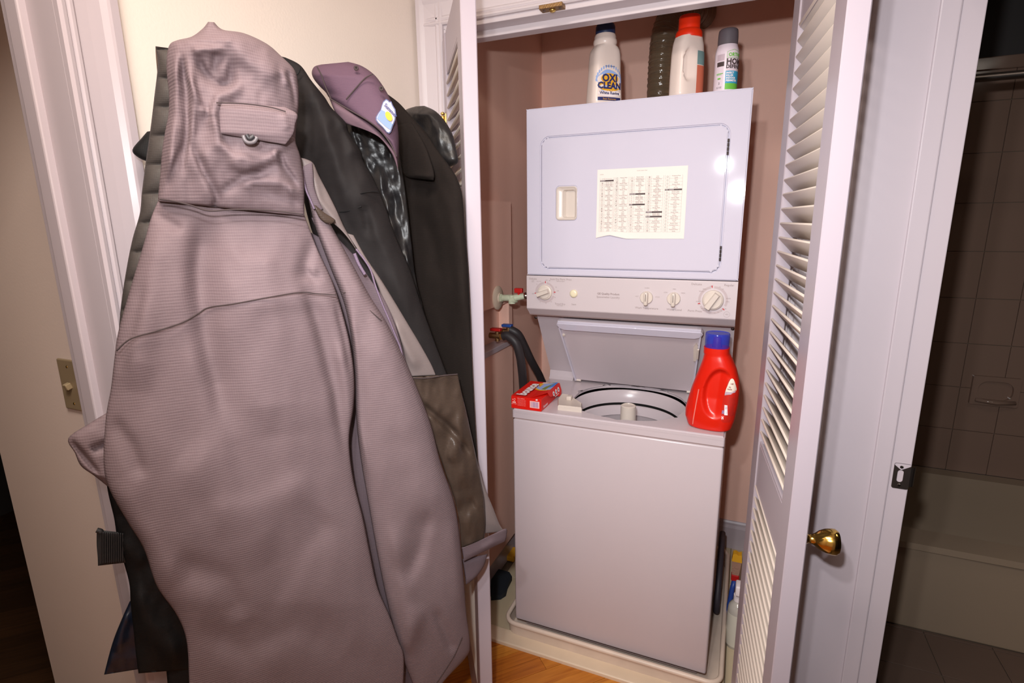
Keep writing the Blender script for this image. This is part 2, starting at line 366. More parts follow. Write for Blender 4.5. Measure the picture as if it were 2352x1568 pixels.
# ---- bathroom
struct('wall_bathroom', MB().box(XR+.162, 2.0, 2.96, 3.06, 0, CEILZ), mat('bath_unlit_shade', rgb(70, 66, 66), .8))  # bathroom walls coloured dark to imitate the lack of light in there
struct('wall_bathroom_right', MB().box(1.9, 2.0, -.4, 3.0, 0, CEILZ), MATS['bath_unlit_shade'])
struct('wall_bathroom_near', MB().box(XR+.162, 2.0, -.5, -.4, 0, CEILZ), MATS['bath_unlit_shade'])
struct('wall_bathroom_left', MB().box(CX1+.05, XR+.162, 1.63, 3.0, 0, CEILZ), MATS['bath_unlit_shade'])
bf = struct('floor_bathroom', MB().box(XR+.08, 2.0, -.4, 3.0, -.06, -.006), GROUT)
TS = .2055
for i in range(0, 8):
    for j in range(-2, 10):
        x0, y0 = .319+(i)*TS, 1.98+(1-j)*TS
        a, b, c, d = max(x0, XR+.08), x0+TS-.003, y0, y0+TS-.003
        if c > 2.2 or d < -.35: continue
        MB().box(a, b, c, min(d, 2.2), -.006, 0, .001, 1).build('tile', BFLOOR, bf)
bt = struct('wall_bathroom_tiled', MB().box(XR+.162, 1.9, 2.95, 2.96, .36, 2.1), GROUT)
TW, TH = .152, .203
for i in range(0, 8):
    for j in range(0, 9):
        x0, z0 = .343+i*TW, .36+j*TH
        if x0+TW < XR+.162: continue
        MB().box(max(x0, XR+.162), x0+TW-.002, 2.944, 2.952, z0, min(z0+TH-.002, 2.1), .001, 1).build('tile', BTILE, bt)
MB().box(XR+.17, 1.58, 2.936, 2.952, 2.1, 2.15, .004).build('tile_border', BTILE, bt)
# ================================================================== louvred doors
def louver_door(name, hinge, rz, low_in, knobs):
    d = empty(name, (hinge[0], hinge[1], 0), rz, kind='structure')
    Wd, Td = .47, .034; sw = .075
    for x0 in (0, Wd-sw): MB().box(x0, x0+sw, 0, Td, .012, 2.035, .002, 1).build('stile', DOORP, d)
    for z0, z1 in ((.012, .2), (.848, .966), (1.935, 2.035)): MB().box(sw, Wd-sw, .003, Td-.003, z0, z1, .0015, 1).build('rail', DOORP, d)
    b = MB()
    for z0, z1 in ((.2, .848), (.966, 1.935)):      # small bead round each louvre field
        for y in (.0035, Td-.0075):
            b.box(sw, Wd-sw, y, y+.004, z0, z0+.006); b.box(sw, Wd-sw, y, y+.004, z1-.006, z1)
    b.build('bead', DOORP, d)
    s = MB().box(-(Wd-2*sw)/2, (Wd-2*sw)/2, -.0225, .0225, -.003, .003, .0025, 2)
    ang = 47 if low_in else -47
    first = None
    for z0, z1 in ((.2, .848), (.966, 1.935)):
        n = int((z1-z0)/.0317)
        for k in range(n):
            z = z0+(k+.55)*(z1-z0)/n
            if first is None: o = first = s.build('slat', LOUV, d, smooth=True, auto=40)
            else: o = first.copy(); COL.objects.link(o)
            o.location = (Wd/2, Td/2, z); o.rotation_euler = (math.radians(ang), 0, 0)
    return d, Wd, Td
# left door: hinged at the left jamb, outer face y=0 (slats low on y=0)
d1, Wd, Td = louver_door('door_1', (-.847, 1.488), math.radians(-90+34.5), True, 0)
d2, _, _ = louver_door('door_2', (.062, 1.5), math.radians(-90+6.5), False, 0)
for z in (1.79, 1.02, .3):
    h = MB().box(.0, .03, -.0015, 0, z-.045, z+.045).build('hinge', BRASSL, d1)
    b = MB()
    for k in range(5): b.lathe([(.0052, -.0085), (.0055, -.008), (.0055, .008), (.0052, .0085)], (-.004, -.006, z-.036+.018*k), 12)
    b.lathe([(.003, -.003), (.0062, -.001), (.0062, .002), (.003, .005)], (-.004, -.006, z+.05), 12)
    b.build('hinge_barrel', BRASSL, h, True, 40)
    MB().box(-.8468, -.8452, 1.512, 1.548, z-.045, z+.045, M=(T(-.847, 1.488, 0) @ Rz(-90+34.5)).inverted()).build('hinge_leaf', BRASSL, h)
for z in (1.79, 1.02, .3):
    MB().box(.0, .028, Td, Td+.0015, z-.045, z+.045).build('hinge', BRASSL, d2)
prof = [(.0155, 0), (.0165, .003), (.012, .006), (.0085, .010), (.0085, .016), (.012, .022), (.018, .030), (.0225, .040), (.0245, .050), (.0245, .056), (.021, .061), (.0, .063)]
k2 = MB().lathe(prof[:-1], (0, 0, 0), 32, Rx(-90)).build('door_knob', BRASS, d2, True, 35); k2.location = (Wd-.035, Td, .925)
#k1 = MB().lathe(prof[:-1], (0, 0, 0), 32, Rx(90)).build('door_knob', BRASS, d1, True, 35); k1.location = (Wd-.035, 0, .925)
# ---- small fittings of the setting
def screwhead(c, axis='y', r=.0035):
    return MB().lathe([(r, 0), (r*.8, .0012), (r*.3, .0016)], c, 12, Rx(90) if axis == 'y' else None)
c = empty('ball_catch', (-.515, 1.5, 2.075), 0, 'aged brass door catch on the underside of the closet header', 'door catch')
MB().box(-.032, .032, -.02, .012, -.0035, .0065, .001).build('plate', BRASSD, c)
MB().lathe([(.009, 0), (.008, -.004), (.004, -.0065)], (0, -.002, -.003), 16).build('ball', BRASSL, c, True)
for sx in (-.022, .022): MB().lathe([(.004, 0), (.003, -.0015)], (sx, -.005, -.0035), 12).build('screw', STEEL, c)
s = empty('strike_plate', (.3475, 1.3005, .985), 0, 'dull steel strike plate on the bathroom door jamb', 'strike plate')
MB().holeplate(rrect(-.0165, .014, -.029, .029, .004), rrect(-.009, .002, -.014, .014, .0055), -.0022, 0, 'y').build('plate', STEEL, s)
MB().loft([[(.0135, -.0022, -z), (.0135, 0, -z)] + [] for z in (-.024, .024)], cap=False, closed=False)
b = MB(); L = []
for t in (0, 25, 50, 75): L.append((.0135+.011*math.sin(math.radians(t)), .011*(1-math.cos(math.radians(t)))))
for i in range(3):
    (xa, ya), (xb, yb) = L[i], L[i+1]
    b.prism([(xa, ya-.0022), (xb, yb-.0022), (xb+.0005, yb), (xa, ya)], -.022, .022)
b.build('lip', STEEL, s)
MB().box(-.0085, .0015, .0002, .0006, -.0135, .0135).build('latch_hole', mat('raw_wood_hole', rgb(190, 130, 110), .8), s)
for z in (-.021, .021): MB().lathe([(.0035, 0), (.0028, .001)], (-.003, -.0022, z), 12, Rx(90)).build('screw', CHROME, s)
s = empty('light_switch', (-1.331, .66, 1.19), 0, 'tan light switch plate on the left room wall beside the door frame', 'light switch')
MB().box(-.036, .036, -.007, 0, -.0575, .0575, .003, 3).build('cover_plate', SWITCH, s)
MB().box(-.006, .006, -.018, -.006, -.004, .010, .002, 2, M=Rx(18)).build('toggle', mat('toggle_ivory', rgb(180, 160, 128), .3), s)
for z in (-.042, .042): MB().lathe([(.003, 0), (.002, .001)], (0, -.007, z), 10, Rx(90)).build('screw', BRASSL, s)
# bathtub and soap dish
b = MB(); t = empty('bathtub', (1.13, 2.57, 0), 0, 'pale built-in bathtub along the tiled wall of the dark bathroom', 'bathtub')
MB().box(-.76, .76, -.37, -.335, .0, .335, .006, 2).build('apron', TUBM, t)
b = MB().holeplate(rrect(-.768, .768, -.385, .37, .012, 3), rrect(-.66, .66, -.27, .30, .12, 8), .335, .36, 'z'); b.build('rim', TUBM, t, True, 40)
rings = []
for f, z in ((1, .36), (.96, .25), (.9, .12), (.8, .07), (.5, .06)):
    rings.append([(x*f, .015+(y-.015)*f, z) for x, y in rrect(-.66, .66, -.27, .30, .12, 8)])
b = MB().loft(rings[::-1], cap=False); b.poly([p for p in rings[-1]]); b.build('basin', TUBM, t, True, 60)
s = empty('soap_dish', (1.072, 2.944, .762), 0, 'ceramic soap dish set in the tiles above the bathtub', 'soap dish')
MB().holeplate(rrect(-.085, .085, -.066, .066, .006), rrect(-.062, .062, -.04, .045, .035), -.016, 0, 'y').build('frame', BTILE, s, True, 40)
MB().prism(rrect(-.062, .062, -.04, .045, .035), -.002, .002, 'y').build('recess', BTILE, s)
MB().tube([(-.07, -.03, -.04), (0, -.04, -.045), (.07, -.03, -.04)], .008).build('grip_bar', BTILE, s, True)
r = empty('shower_rod', (1.13, 2.3, 1.955), 0, 'metal shower rod across the dark bathroom above the tub', 'shower rod')
MB().tube([(-.76, 0, 0), (.76, 0, 0)], .0125, 14).build('rod', STEEL, r, True, 40)
for sx in (-.765, .755): MB().lathe([(.03, 0), (.028, .008), (.015, .01)], (sx, 0, 0), 18, Ry(90)).build('flange', STEEL, r, True, 40)
# ================================================================== sight-line helpers (photo pixel -> point on a plane of the room)
def ray(u, v): return RT*((u-1176)/F) - UP*((v-784)/F) + FW
def onY(u, v, y): d = ray(u, v); return CAM + d*(y/d.y)
def onX(u, v, x): d = ray(u, v); return CAM + d*(x/d.x)
def onZ(u, v, z): d = ray(u, v); return CAM + d*((z-CH)/d.z)
# ================================================================== stacked washer and dryer
MX0, MX1 = -.689, -.010
mc = empty('laundry_center', ((MX0+MX1)/2, 1.95, 0), 0, 'white stacked washer and dryer unit standing in the closet', 'washer dryer')
mc_inv = Matrix.Translation((-(MX0+MX1)/2, -1.95, 0))
def MP(mb, name, m, parent=None, **k):     # part of the machine, given in room coordinates
    for v in mb.bm.verts: v.co = mc_inv @ v.co
    return mb.build(name, m, parent or mc, **k)
wc = MB().box(MX0+.001, MX1-.001, 1.600, 2.27, .068, .866, .007, 3)
bmesh.ops.delete(wc.bm, geom=[f for f in wc.bm.faces if min(v.co.z for v in f.verts) > .8655], context='FACES')   # open top: the tub sits inside
MP(wc, 'washer_cabinet', ENAM2, smooth=True, auto=40)
MP(MB().box(MX0+.03, MX1-.03, 1.64, 2.24, .028, .07), 'base_frame', GREYP)
for x in (MX0+.05, MX1-.05):
    for y in (1.80, 2.2): MP(MB().lathe([(.02, .008), (.02, .014), (.009, .016), (.009, .03)], (x, y, 0), 14), 'foot', RUBBER)
# deck with the round opening
HC = (-.335, 1.815); HR = .194
outer = rrect(MX0, MX1, 1.597, 2.27, .006, 3)
inner = [(p[0], p[1]) for p in [(HC[0]+(HR+.002)*math.copysign(abs(math.cos(t*2*PI/64))**.86, math.cos(t*2*PI/64)), HC[1]+HR*.985*math.copysign(abs(math.sin(t*2*PI/64))**.86, math.sin(t*2*PI/64))) for t in range(64)]]
dk = MB().holeplate(outer, inner, .890, .903, 'z')
top_e = [e for e in dk.bm.edges if all(v.co.z > .9 for v in e.verts) and len(e.link_faces) == 2 and abs(e.calc_face_angle(0)) > 1]
bmesh.ops.bevel(dk.bm, geom=top_e, offset=.005, segments=3, affect='EDGES')
dk.holeplate(outer, rrect(MX0+.012, MX1-.012, 1.609, 2.25, .004, 3), .8715, .8902, 'z'); MP(dk, 'washer_top', ENAM2, smooth=True, auto=35)
MP(MB().holeplate(rrect(MX0+.004, MX1-.004, 1.604, 2.26, .006, 2), rrect(MX0+.02, MX1-.02, 1.61, 2.24, .006, 2), .864, .873, 'z'), 'seam', GREYP)
rings = []
def ring(r, z, cy=0): return [(HC[0]+r*math.cos(t*2*PI/64), HC[1]+cy+r*math.sin(t*2*PI/64), z) for t in range(64)]
MP(MB().loft([ring(.203, .879), ring(.198, .882), ring(.189, .868), ring(.183, .846), ring(.182, .835), ring(.190, .832)], cap=False), 'tub_collar', ENAM2, smooth=True, auto=60)
MP(MB().loft([ring(.206, .870), ring(.206, .6)], cap=False), 'outer_tub', DARK, smooth=True)
MP(MB().loft([ring(.184, .822), ring(.180, .826), ring(.173, .823), ring(.168, .806), ring(.165, .792), ring(.172, .785), ring(.18, .60), ring(.168, .50), ring(.02, .49)], cap=False), 'wash_basket', ENAM2, smooth=True, auto=50)
MP(MB().lathe([(.055, .49), (.045, .6), (.034, .72), (.028, .8), (.0268, .876), (.0265, .886), (.023, .888), (.022, .885), (.001, .885)], (HC[0], HC[1]+.0, 0), 32), 'agitator', KNOB, smooth=True, auto=40)
# bleach dispenser at the front left of the opening
q = [onZ(u, v, .905) for u, v in ((1281, 940), (1336, 946), (1337, 935), (1322, 925), (1308, 915), (1290, 912), (1281, 924))]
b = MB(); lo = [(p.x, p.y) for p in q]; cx = sum(p[0] for p in lo)/7; cy = sum(p[1] for p in lo)/7
b.loft([[(cx+(x-cx)*f, cy+(y-cy)*f, z) for x, y in lo] for f, z in ((1, .901), (1, .916), (.94, .920), (.9, .919))])
b.box(cx-.012, cx+.006, cy+.0, cy+.022, .918, .932, .003); dsp = MP(b, 'bleach_dispenser', DISP, smooth=True, auto=40)
# slanted back panel and its foot
MP(MB().prism([(1.828, 1.205), (2.0, .93), (2.012, .903), (2.06, .903), (2.06, 1.205)], MX0, MX1, 'x'), 'slanted_panel', ENAM2)
for xa, xb in ((MX0, MX0+.10), (MX1-.10, MX1)): MP(MB().prism([(1.978, .9025), (1.99, .912), (1.994, .936), (2.02, .93), (2.02, .9025)], xa, xb, 'x'), 'panel_foot', ENAM2, smooth=True, auto=40)
for px in ((1231, 729), (1683, 755)):
    d = ray(*px); nn = Vector((0, 1, .62)); p = CAM+d*((Vector((0, 2.0-.0015, .93))-CAM).dot(nn)/d.dot(nn))
    MP(MB().lathe([(.006, 0), (.0055, .002), (.002, .003)], (0, 0, 0), 14, T(p.x, p.y, p.z) @ Rx(90+32)), 'screw', STEEL, smooth=True)
# open washer lid leaning back against the panel : local frame (u = X, w up the slope, n towards the viewer)
LO = Vector((0, 1.968, .915)); LW = Vector((0, -.543, .84)); LN = Vector((0, -.84, -.543))
def LP(u, w, n): return LO+Vector((u, 0, 0))+LW*w+LN*n
def lidshape(pts, n0, n1, f=1, cx=-.35):
    b = MB(); A = [b.bm.verts.new(LP(u, w, n0)) for u, w in pts]; B = [b.bm.verts.new(LP(u, w, n1)) for u, w in pts]
    b.bm.faces.new(A); b.bm.faces.new(B[::-1]); k = len(pts)
    for i in range(k): b.bm.faces.new((A[i], A[(i+1) % k], B[(i+1) % k], B[i]))
    return b
op = [(-.574, 0), (-.132, 0), (-.107, .285), (-.1015, .300), (-.108, .311), (-.12, .314), (-.583, .314), (-.595, .311), (-.6005, .300), (-.594, .285)]
lid = MP(lidshape(op, -.012, 0), 'washer_lid', ENAM2)
b = lidshape([(-.598, .300), (-.5925, .3135), (-.108, .3135), (-.102, .300), (-.1085, .285), (-.127, .277), (-.573, .277), (-.5915, .285)], 0, .012)
bmesh.ops.bevel(b.bm, geom=[e for e in b.bm.edges if (e.verts[0].co-LP(0, 0, .012)).dot(LN) > -.001 and (e.verts[1].co-LP(0, 0, .012)).dot(LN) > -.001], offset=.004, segments=3, affect='EDGES')
MP(b, 'lid_lip', ENAM, lid, smooth=True, auto=50)
for s_, pts in ((0, [(-.575, .0), (-.5695, .0), (-.5885, .285), (-.594, .285)]), (1, [(-.132, 0), (-.1375, 0), (-.113, .285), (-.107, .285)])): MP(lidshape(pts, 0, .008), 'lid_edge', ENAM, lid)
b = lidshape([(-.131, .17), (-.118, .17), (-.114, .235), (-.122, .255), (-.131, .235)], 0, .008); b.tube([LP(-.118, .19, .014), LP(-.115, .235, .014)], .0035, 8)
MP(b, 'lid_catch', KNOB, lid)
MP(MB().lathe([(.006, 0), (.005, .004)], (0, 0, 0), 12, T(*LP(-.582, .245, .001)) @ Rx(90+32)), 'lid_bumper', KNOB, lid)
for u in (-.565, -.142): MP(MB().tube([LP(u-.012, -.004, -.002), LP(u+.012, -.004, -.002)], .006, 10), 'lid_hinge', KNOB, lid)
# dryer
MP(MB().box(MX0+.002, MX1-.002, 1.757, 2.24, 1.343, 1.880, .004, 2), 'dryer_cabinet', ENAM, smooth=True, auto=40)
DX0, DX1, DZ0, DZ1 = -.6345, -.0665, 1.370, 1.788
fr = MB().holeplate(rrect(MX0, MX1, 1.3445, 1.882, .008, 4), rrect(DX0-.003, DX1+.003, DZ0-.003, DZ1+.003, .030, 8), 1.745, 1.758, 'y')
ed = [e for e in fr.bm.edges if all(v.co.y < 1.746 for v in e.verts) and len(e.link_faces) == 2 and abs(e.calc_face_angle(0)) > 1]
bmesh.ops.bevel(fr.bm, geom=ed, offset=.0035, segments=3, affect='EDGES')
MP(fr, 'dryer_front', ENAM, smooth=True, auto=35)
db = MB().holeplate(rrect(DX0, DX1, DZ0, DZ1, .027, 8), rrect(-.583, -.5125, 1.528, 1.635, .011, 6), 1.7425, 1.757, 'y')
ed = [e for e in db.bm.edges if all(v.co.y < 1.743 for v in e.verts) and len(e.link_faces) == 2 and abs(e.calc_face_angle(0)) > 1]
bmesh.ops.bevel(db.bm, geom=ed, offset=.003, segments=3, affect='EDGES')
dd = MP(db, 'dryer_door', ENAM, smooth=True, auto=35)
hr = rrect(-.583, -.5125, 1.528, 1.635, .011, 6); hi = rrect(-.562, -.519, 1.536, 1.624, .008, 6)
b = MB().loft([[(x, 1.7405, z) for x, z in hr], [(x, 1.739, z) for x, z in rrect(-.581, -.5145, 1.530, 1.633, .010, 6)], [(x, 1.741, z) for x, z in rrect(-.579, -.5165, 1.532, 1.631, .009, 6)],
               [(x, 1.744, z) for x, z in hi], [(x, 1.756, z) for x, z in rrect(-.553, -.521, 1.538, 1.622, .006, 6)]], cap=False)
b.poly([(x, 1.756, z) for x, z in rrect(-.553, -.521, 1.538, 1.622, .006, 6)]); b.loft([[(x, 1.7405, z) for x, z in hr], [(x, 1.756, z) for x, z in hr]], cap=False)
MP(b, 'door_pull', KNOB, dd, smooth=True, auto=40)
for z in (1.728, 1.425):
    b = MB()
    for k in range(4): b.tube([(DX1+.0015, 1.7435, z-.022+k*.0115), (DX1+.0015, 1.7435, z-.0125+k*.0115)], .0028, 8)
    MP(b, 'door_hinge', STEEL, dd)
# control panel
cp = MP(MB().prism([(1.7445, 1.3415), (1.743, 1.338), (1.743, 1.2285), (1.7445, 1.2255), (1.774, 1.2), (1.79, 1.195), (1.84, 1.195), (1.84, 1.3415)], MX0-.001, MX1+.001, 'x'), 'control_panel', PANEL)
MP(MB().prism([(1.7465, 1.2248), (1.7755, 1.1985), (1.7765, 1.2), (1.7475, 1.2262)], MX0+.001, MX1-.001, 'x'), 'underside_strip', GREYP, cp)
def txt_panel(b, s, u, v, size, align='CENTER', bold=0, y=1.7424):
    p = onY(u, v, y); return b.text(s, size, lambda x, yy: (p.x+x, y, p.z+yy), align, bold=bold)
b = MB()
for s, u, v, z in (('Delicate', 1224, 640, .0085), ('LOW\nHEAT', 1224, 645.5, .004), ('DAMP DRY', 1238, 646, .0035), ('Auto Dry Perm. Press', 1288, 641.5, .0085), ('MEDIUM HEAT', 1287.5, 646, .0045), ('Timed Dry', 1286, 698, .0085), ('HIGH HEAT', 1286, 702, .0045), ('Start', 1318, 699, .0085),
                   ('Spacemaker Laundry', 1396.5, 682.5, .0092), ('Wash Temperature', 1485, 707.5, .0092), ('Water Level', 1548.5, 711, .0092), ('Delicate', 1600, 652.5, .0092), ('Regular', 1675, 655, .0092), ('Perm Press', 1596, 714, .0092),
                   ('OFF', 1255, 643.5, .005), ('OFF', 1281, 668, .005), ('OFF', 1224.5, 674.5, .005), ('80', 1262.5, 644.5, .005), ('70', 1277, 659.5, .005), ('50', 1233, 652.5, .004), ('30', 1274.5, 683, .005), ('10', 1240.5, 693, .005), ('20', 1254, 696, .005), ('10', 1266, 693, .005),
                   ('WARM', 1486, 661.5, .005), ('HOT', 1463, 680.5, .005), ('COLD', 1510, 682, .005), ('MED', 1549, 664, .005), ('LOW', 1529, 671.5, .005), ('HIGH', 1569, 673, .005),
                   ('OFF', 1634, 657.5, .005), ('SPIN', 1618, 664, .005), ('RINSE', 1611, 669, .005), ('START', 1604, 692.5, .005), ('OFF', 1606, 699, .005), ('SPIN', 1614, 708.5, .005), ('RINSE', 1619, 712.5, .005), ('OFF', 1665, 709.5, .005), ('RINSE', 1673, 685.5, .005), ('SPIN', 1671, 693, .005), ('14', 1653, 659, .005), ('10', 1660, 664, .005), ('6', 1657, 714, .005), ('10', 1649, 717, .005), ('14', 1641, 719, .005)):
    txt_panel(b, s, u, v, z)
txt_panel(b, 'GE Quality Product', 1397, 675, .0092, bold=.0002)
def arc_ring(b, c, r0, r1, a0, a1, y, n=40):
    pts = [(math.radians(a0+(a1-a0)*i/n)) for i in range(n+1)]
    for i in range(n): b.poly([(c[0]+r*math.cos(t), y, c[1]+r*math.sin(t)) for r, t in ((r0, pts[i]), (r1, pts[i]), (r1, pts[i+1]), (r0, pts[i+1]))])
D1, D2, K1, K2, BT = [onY(u, v, 1.743) for u, v in ((1252, 671), (1637.5, 689), (1485, 683), (1547.5, 685.5), (1318, 674))]
p = onY(1669, 722, 1.743); arc_ring(b, (p.x, p.z), .0085, .0090, 0, 360, 1.7424); b.text('HD', .006, lambda x, y: (p.x+x, 1.7424, p.z+y))
MP(b, 'panel_print', PRINT, cp, recalc=False)
DBM = mat('grey_dial_band', rgb(190, 174, 176), .5)
for c_, r0, r1, arcs in ((D1, .029, .036, ((-10, 80), (95, 190), (205, 340))), (D2, .036, .043, ((-25, 88), (102, 190), (210, 320)))):
    b = MB()
    for a0, a1 in arcs: arc_ring(b, (c_.x, c_.z), r0, r1, a0, a1, 1.7425)
    MP(b, 'dial_band', DBM, cp, recalc=False)
b = MB()
for c_, r, angs in ((D1, .035, (88, 3, 187)), (D2, .0415, (97, 197, -40))):
    for a in angs:
        t = math.radians(a); ux, uz = math.cos(t), math.sin(t)
        b.poly([(c_.x+ux*rr-uz*s_, 1.7422, c_.z+uz*rr+ux*s_) for rr, s_ in ((r-.0035, -.0014), (r+.0035, -.0014), (r+.0035, .0014), (r-.0035, .0014))])
MP(b, 'red_marks', REDP, cp, recalc=False)
def dial(name, c, r, ang, ratio=.76, label=None):
    b = MB().lathe([(r, 0), (r, .004), (r*.96, .0065), (r*.88, .008), (r*ratio, .0085), (r*ratio, .010), (r*ratio*.95, .011), (.001, .011)], (c.x, 1.743, c.z), 40, Rx(90))
    o = MP(b, name, KNOB, cp, smooth=True, auto=35); L = r*.98
    g = MB(); M_ = T(c.x, 1.743, c.z) @ Ry(-ang)
    R_ = r*ratio
    g.loft([[M_ @ Vector(q) for q in ((-L, -.009, -w), (R_*.94, -.009, -w*.9), (R_*.94, -.009, w*.9), (-L, -.009, w))] if k == 0 else
            [M_ @ Vector(q) for q in ((-L*.97, -h, -w), (R_*.86, -h, -w*.85), (R_*.86, -h, w*.85), (-L*.97, -h, w))] for k, (h, w) in enumerate(((0, r*.34), (.020, r*.30), (.023, r*.22)))])
    MP(g, 'grip', KNOB, o, smooth=True, auto=30); return o
dial('dryer_dial', D1, .0265, 20); dial('washer_dial', D2, .031, 57, .84)
for c_ in (K1, K2):
    b = MB().lathe([(.0205, 0), (.0205, .005), (.0195, .007), (.019, .0075), (.001, .0075)], (c_.x, 1.743, c_.z), 36, Rx(90))
    o = MP(b, 'selector_knob', KNOB, cp, smooth=True, auto=35)
    b = MB().box(c_.x-.0065, c_.x+.0065, 1.720, 1.737, c_.z-.024, c_.z+.019, .0045, 3); MP(b, 'grip', KNOB, o, smooth=True, auto=40)
    MP(MB().box(c_.x-.0008, c_.x+.0008, 1.7195, 1.7202, c_.z-.010, c_.z+.013), 'pointer_line', INK, o)
o = MP(MB().lathe([(.0145, 0), (.0145, .0015), (.0135, .002), (.0135, .001), (.001, .001)], (BT.x, 1.743, BT.z), 32, Rx(90)), 'button_ring', KNOB, cp, smooth=True, auto=40)
MP(MB().lathe([(.0128, 0), (.0128, .004), (.0115, .0058), (.006, .0068), (.0005, .007)], (BT.x, 1.743, BT.z), 32, Rx(90)), 'start_button', BTN, cp, smooth=True, auto=60)
# ---- laundry symbol chart
PX0, PX1, PZ0, PZ1, PY = -.446, -.172, 1.468, 1.682, 1.7415
ch = empty('care_chart', ((PX0+PX1)/2, PY, 1.575), 0, 'white paper laundry symbol chart stuck on the dryer door', 'paper')
def CHT(x, z, dy=0):
    lift = 0
    fx, fz = (x-PX0)/(PX1-PX0), (z-PZ0)/(PZ1-PZ0)
    lift = .006*max(0, 1-abs(fx-.22)/.3)*max(0, (.13-fz)/.13) + .0015*max(0, fx-.9)*10*max(0, .3-fz)
    zz = z + .012*max(0, 1-abs(fx-.16)/.2)*max(0, (.13-fz)/.13)
    return (x-(PX0+PX1)/2, -.0006-lift-dy, zz-1.575)
b = MB(); N, K = 30, 24
g = [[b.bm.verts.new(CHT(PX0+(PX1-PX0)*i/N, PZ0+(PZ1-PZ0)*j/K)) for i in range(N+1)] for j in range(K+1)]
for j in range(K):
    for i in range(N): b.bm.faces.new((g[j][i], g[j][i+1], g[j+1][i+1], g[j+1][i]))
b.build('sheet', PAPER, ch, smooth=True, recalc=False)
pb, lb = MB(), MB()
def quad(b, x0, x1, z0, z1, dy=.0003): b.poly([CHT(x0, z0, dy), CHT(x1, z0, dy), CHT(x1, z1, dy), CHT(x0, z1, dy)])
TX = lambda c_: PX0+(c_-75)/1725*(PX1-PX0)
TZ0, TZ1 = 1.4885, 1.657
ww = ['Machine Wash', 'Normal', 'Machine Wash', 'Cold', 'Permanent Press', 'Warm', 'Gentle', 'Hot']
cols = [(135, 225, 405, [('t', 1, 'Laundry Care Instructions'), ('b', 1, 'WASH'), ('r', 1.4)]+[('r', 2.4)]*6+[('r', 1.2)]+[('r', 2.4)]*3),
        (428, 508, 700, [('r', 2.8)]*3+[('r', 1.4), ('r', 2.8)]+[('r', 2.7)]*5),
        (727, 810, 1030, [('r', 1.5), ('r', 2.8), ('r', 2.8), ('r', 1.2), ('b', 1, 'BLEACH'), ('r', 1.3), ('r', 1.8), ('r', 1.2), ('b', 1, 'DRY')]+[('r', 1.5)]*9),
        (1057, 1140, 1365, [('r', 1.3)]*13+[('b', 1, 'WRING'), ('r', 1.2), ('b', 1, 'IRON')]+[('r', 1.4)]*5),
        (1397, 1480, 1715, [('r', 1.7)]*4+[('b', 1, 'DRY CLEAN')]+[('r', 1.6)]*13)]
for ci, (a, mid, e, rows) in enumerate(cols):
    x0, xm, x1 = TX(a), TX(mid), TX(e); tot = sum(r[1] for r in rows); z = TZ1; k = 0
    for r in rows:
        h = r[1]/tot*(TZ1-TZ0); zc = z-h/2
        if r[0] == 'b':
            quad(pb, x0, x1, z-h*.85, z-h*.1); lb.text(r[2], h*.8, lambda x, y: CHT(x0+.001+x, z-h*.47+y, .0006), 'LEFT', res=1)
        elif r[0] == 't': pb.text(r[2], .0032, lambda x, y: CHT((x0+x1)/2+x, zc+y, .0003), res=1)
        else:
            quad(pb, x0, x1, z-h-.00012, z-h+.00012)
            n = max(1, round(h/.0042)); 
            for q_ in range(n):
                s_ = ww[(k+q_*2+ci) % 8] if n < 3 else (ww[0], ww[4] if k % 2 else ww[3], ww[5+(k % 3)])[min(q_, 2)]
                pb.text(s_, .0037, lambda x, y: CHT((xm+x1)/2+x, z-h*(q_+.5)/n+y, .0003), res=1, bold=.00004)
            xc = (x0+xm)/2; w = .0026; m_ = max(1, round(h/.007))
            for q_ in range(m_):
                zz = z-h*(q_+.5)/m_; hh = min(w, h/m_*.42)
                if ci == 4 or (ci == 2 and 3 < k < 7):
                    arc_n = 3 if ci == 2 else 12
                    P_ = [(xc+w*math.sin(2*PI*i/arc_n), zz+hh*math.cos(2*PI*i/arc_n)) for i in range(arc_n)]
                    for i in range(arc_n):
                        (xa, za), (xb, zb) = P_[i], P_[(i+1) % arc_n]; f = .78
                        pb.poly([CHT(xa, za, .0003), CHT(xb, zb, .0003), CHT(xc+(xb-xc)*f, zz+(zb-zz)*f, .0003), CHT(xc+(xa-xc)*f, zz+(za-zz)*f, .0003)])
                else:
                    for q0, q1, q2, q3 in ((xc-w, xc+w, zz-hh, zz-hh+.0005), (xc-w, xc-w+.0005, zz-hh, zz+hh), (xc+w-.0005, xc+w, zz-hh, zz+hh), (xc-w*(0 if ci == 1 else 1), xc+w, zz+hh-.0005, zz+hh)): quad(pb, q0, q1, q2, q3)
                    if (k+q_+ci) % 3 == 0: quad(pb, xc-.001, xc+.001, zz-.001, zz+.001)
            k += 1
        z -= h
    for x in (x0, xm, x1): quad(pb, x-.00015, x+.00015, TZ0, TZ1)
pb.text('Laundry Symbol Chart', .0034, lambda x, y: CHT(TX(955)+x, 1.674+y, .0003), res=1); pb.text('Laundry', .0034, lambda x, y: CHT(TX(165)+x, 1.667+y, .0003), res=1)
pb.build('chart_print', INK, ch, recalc=False); lb.build('heading_letters', WHITEP, ch, recalc=False)
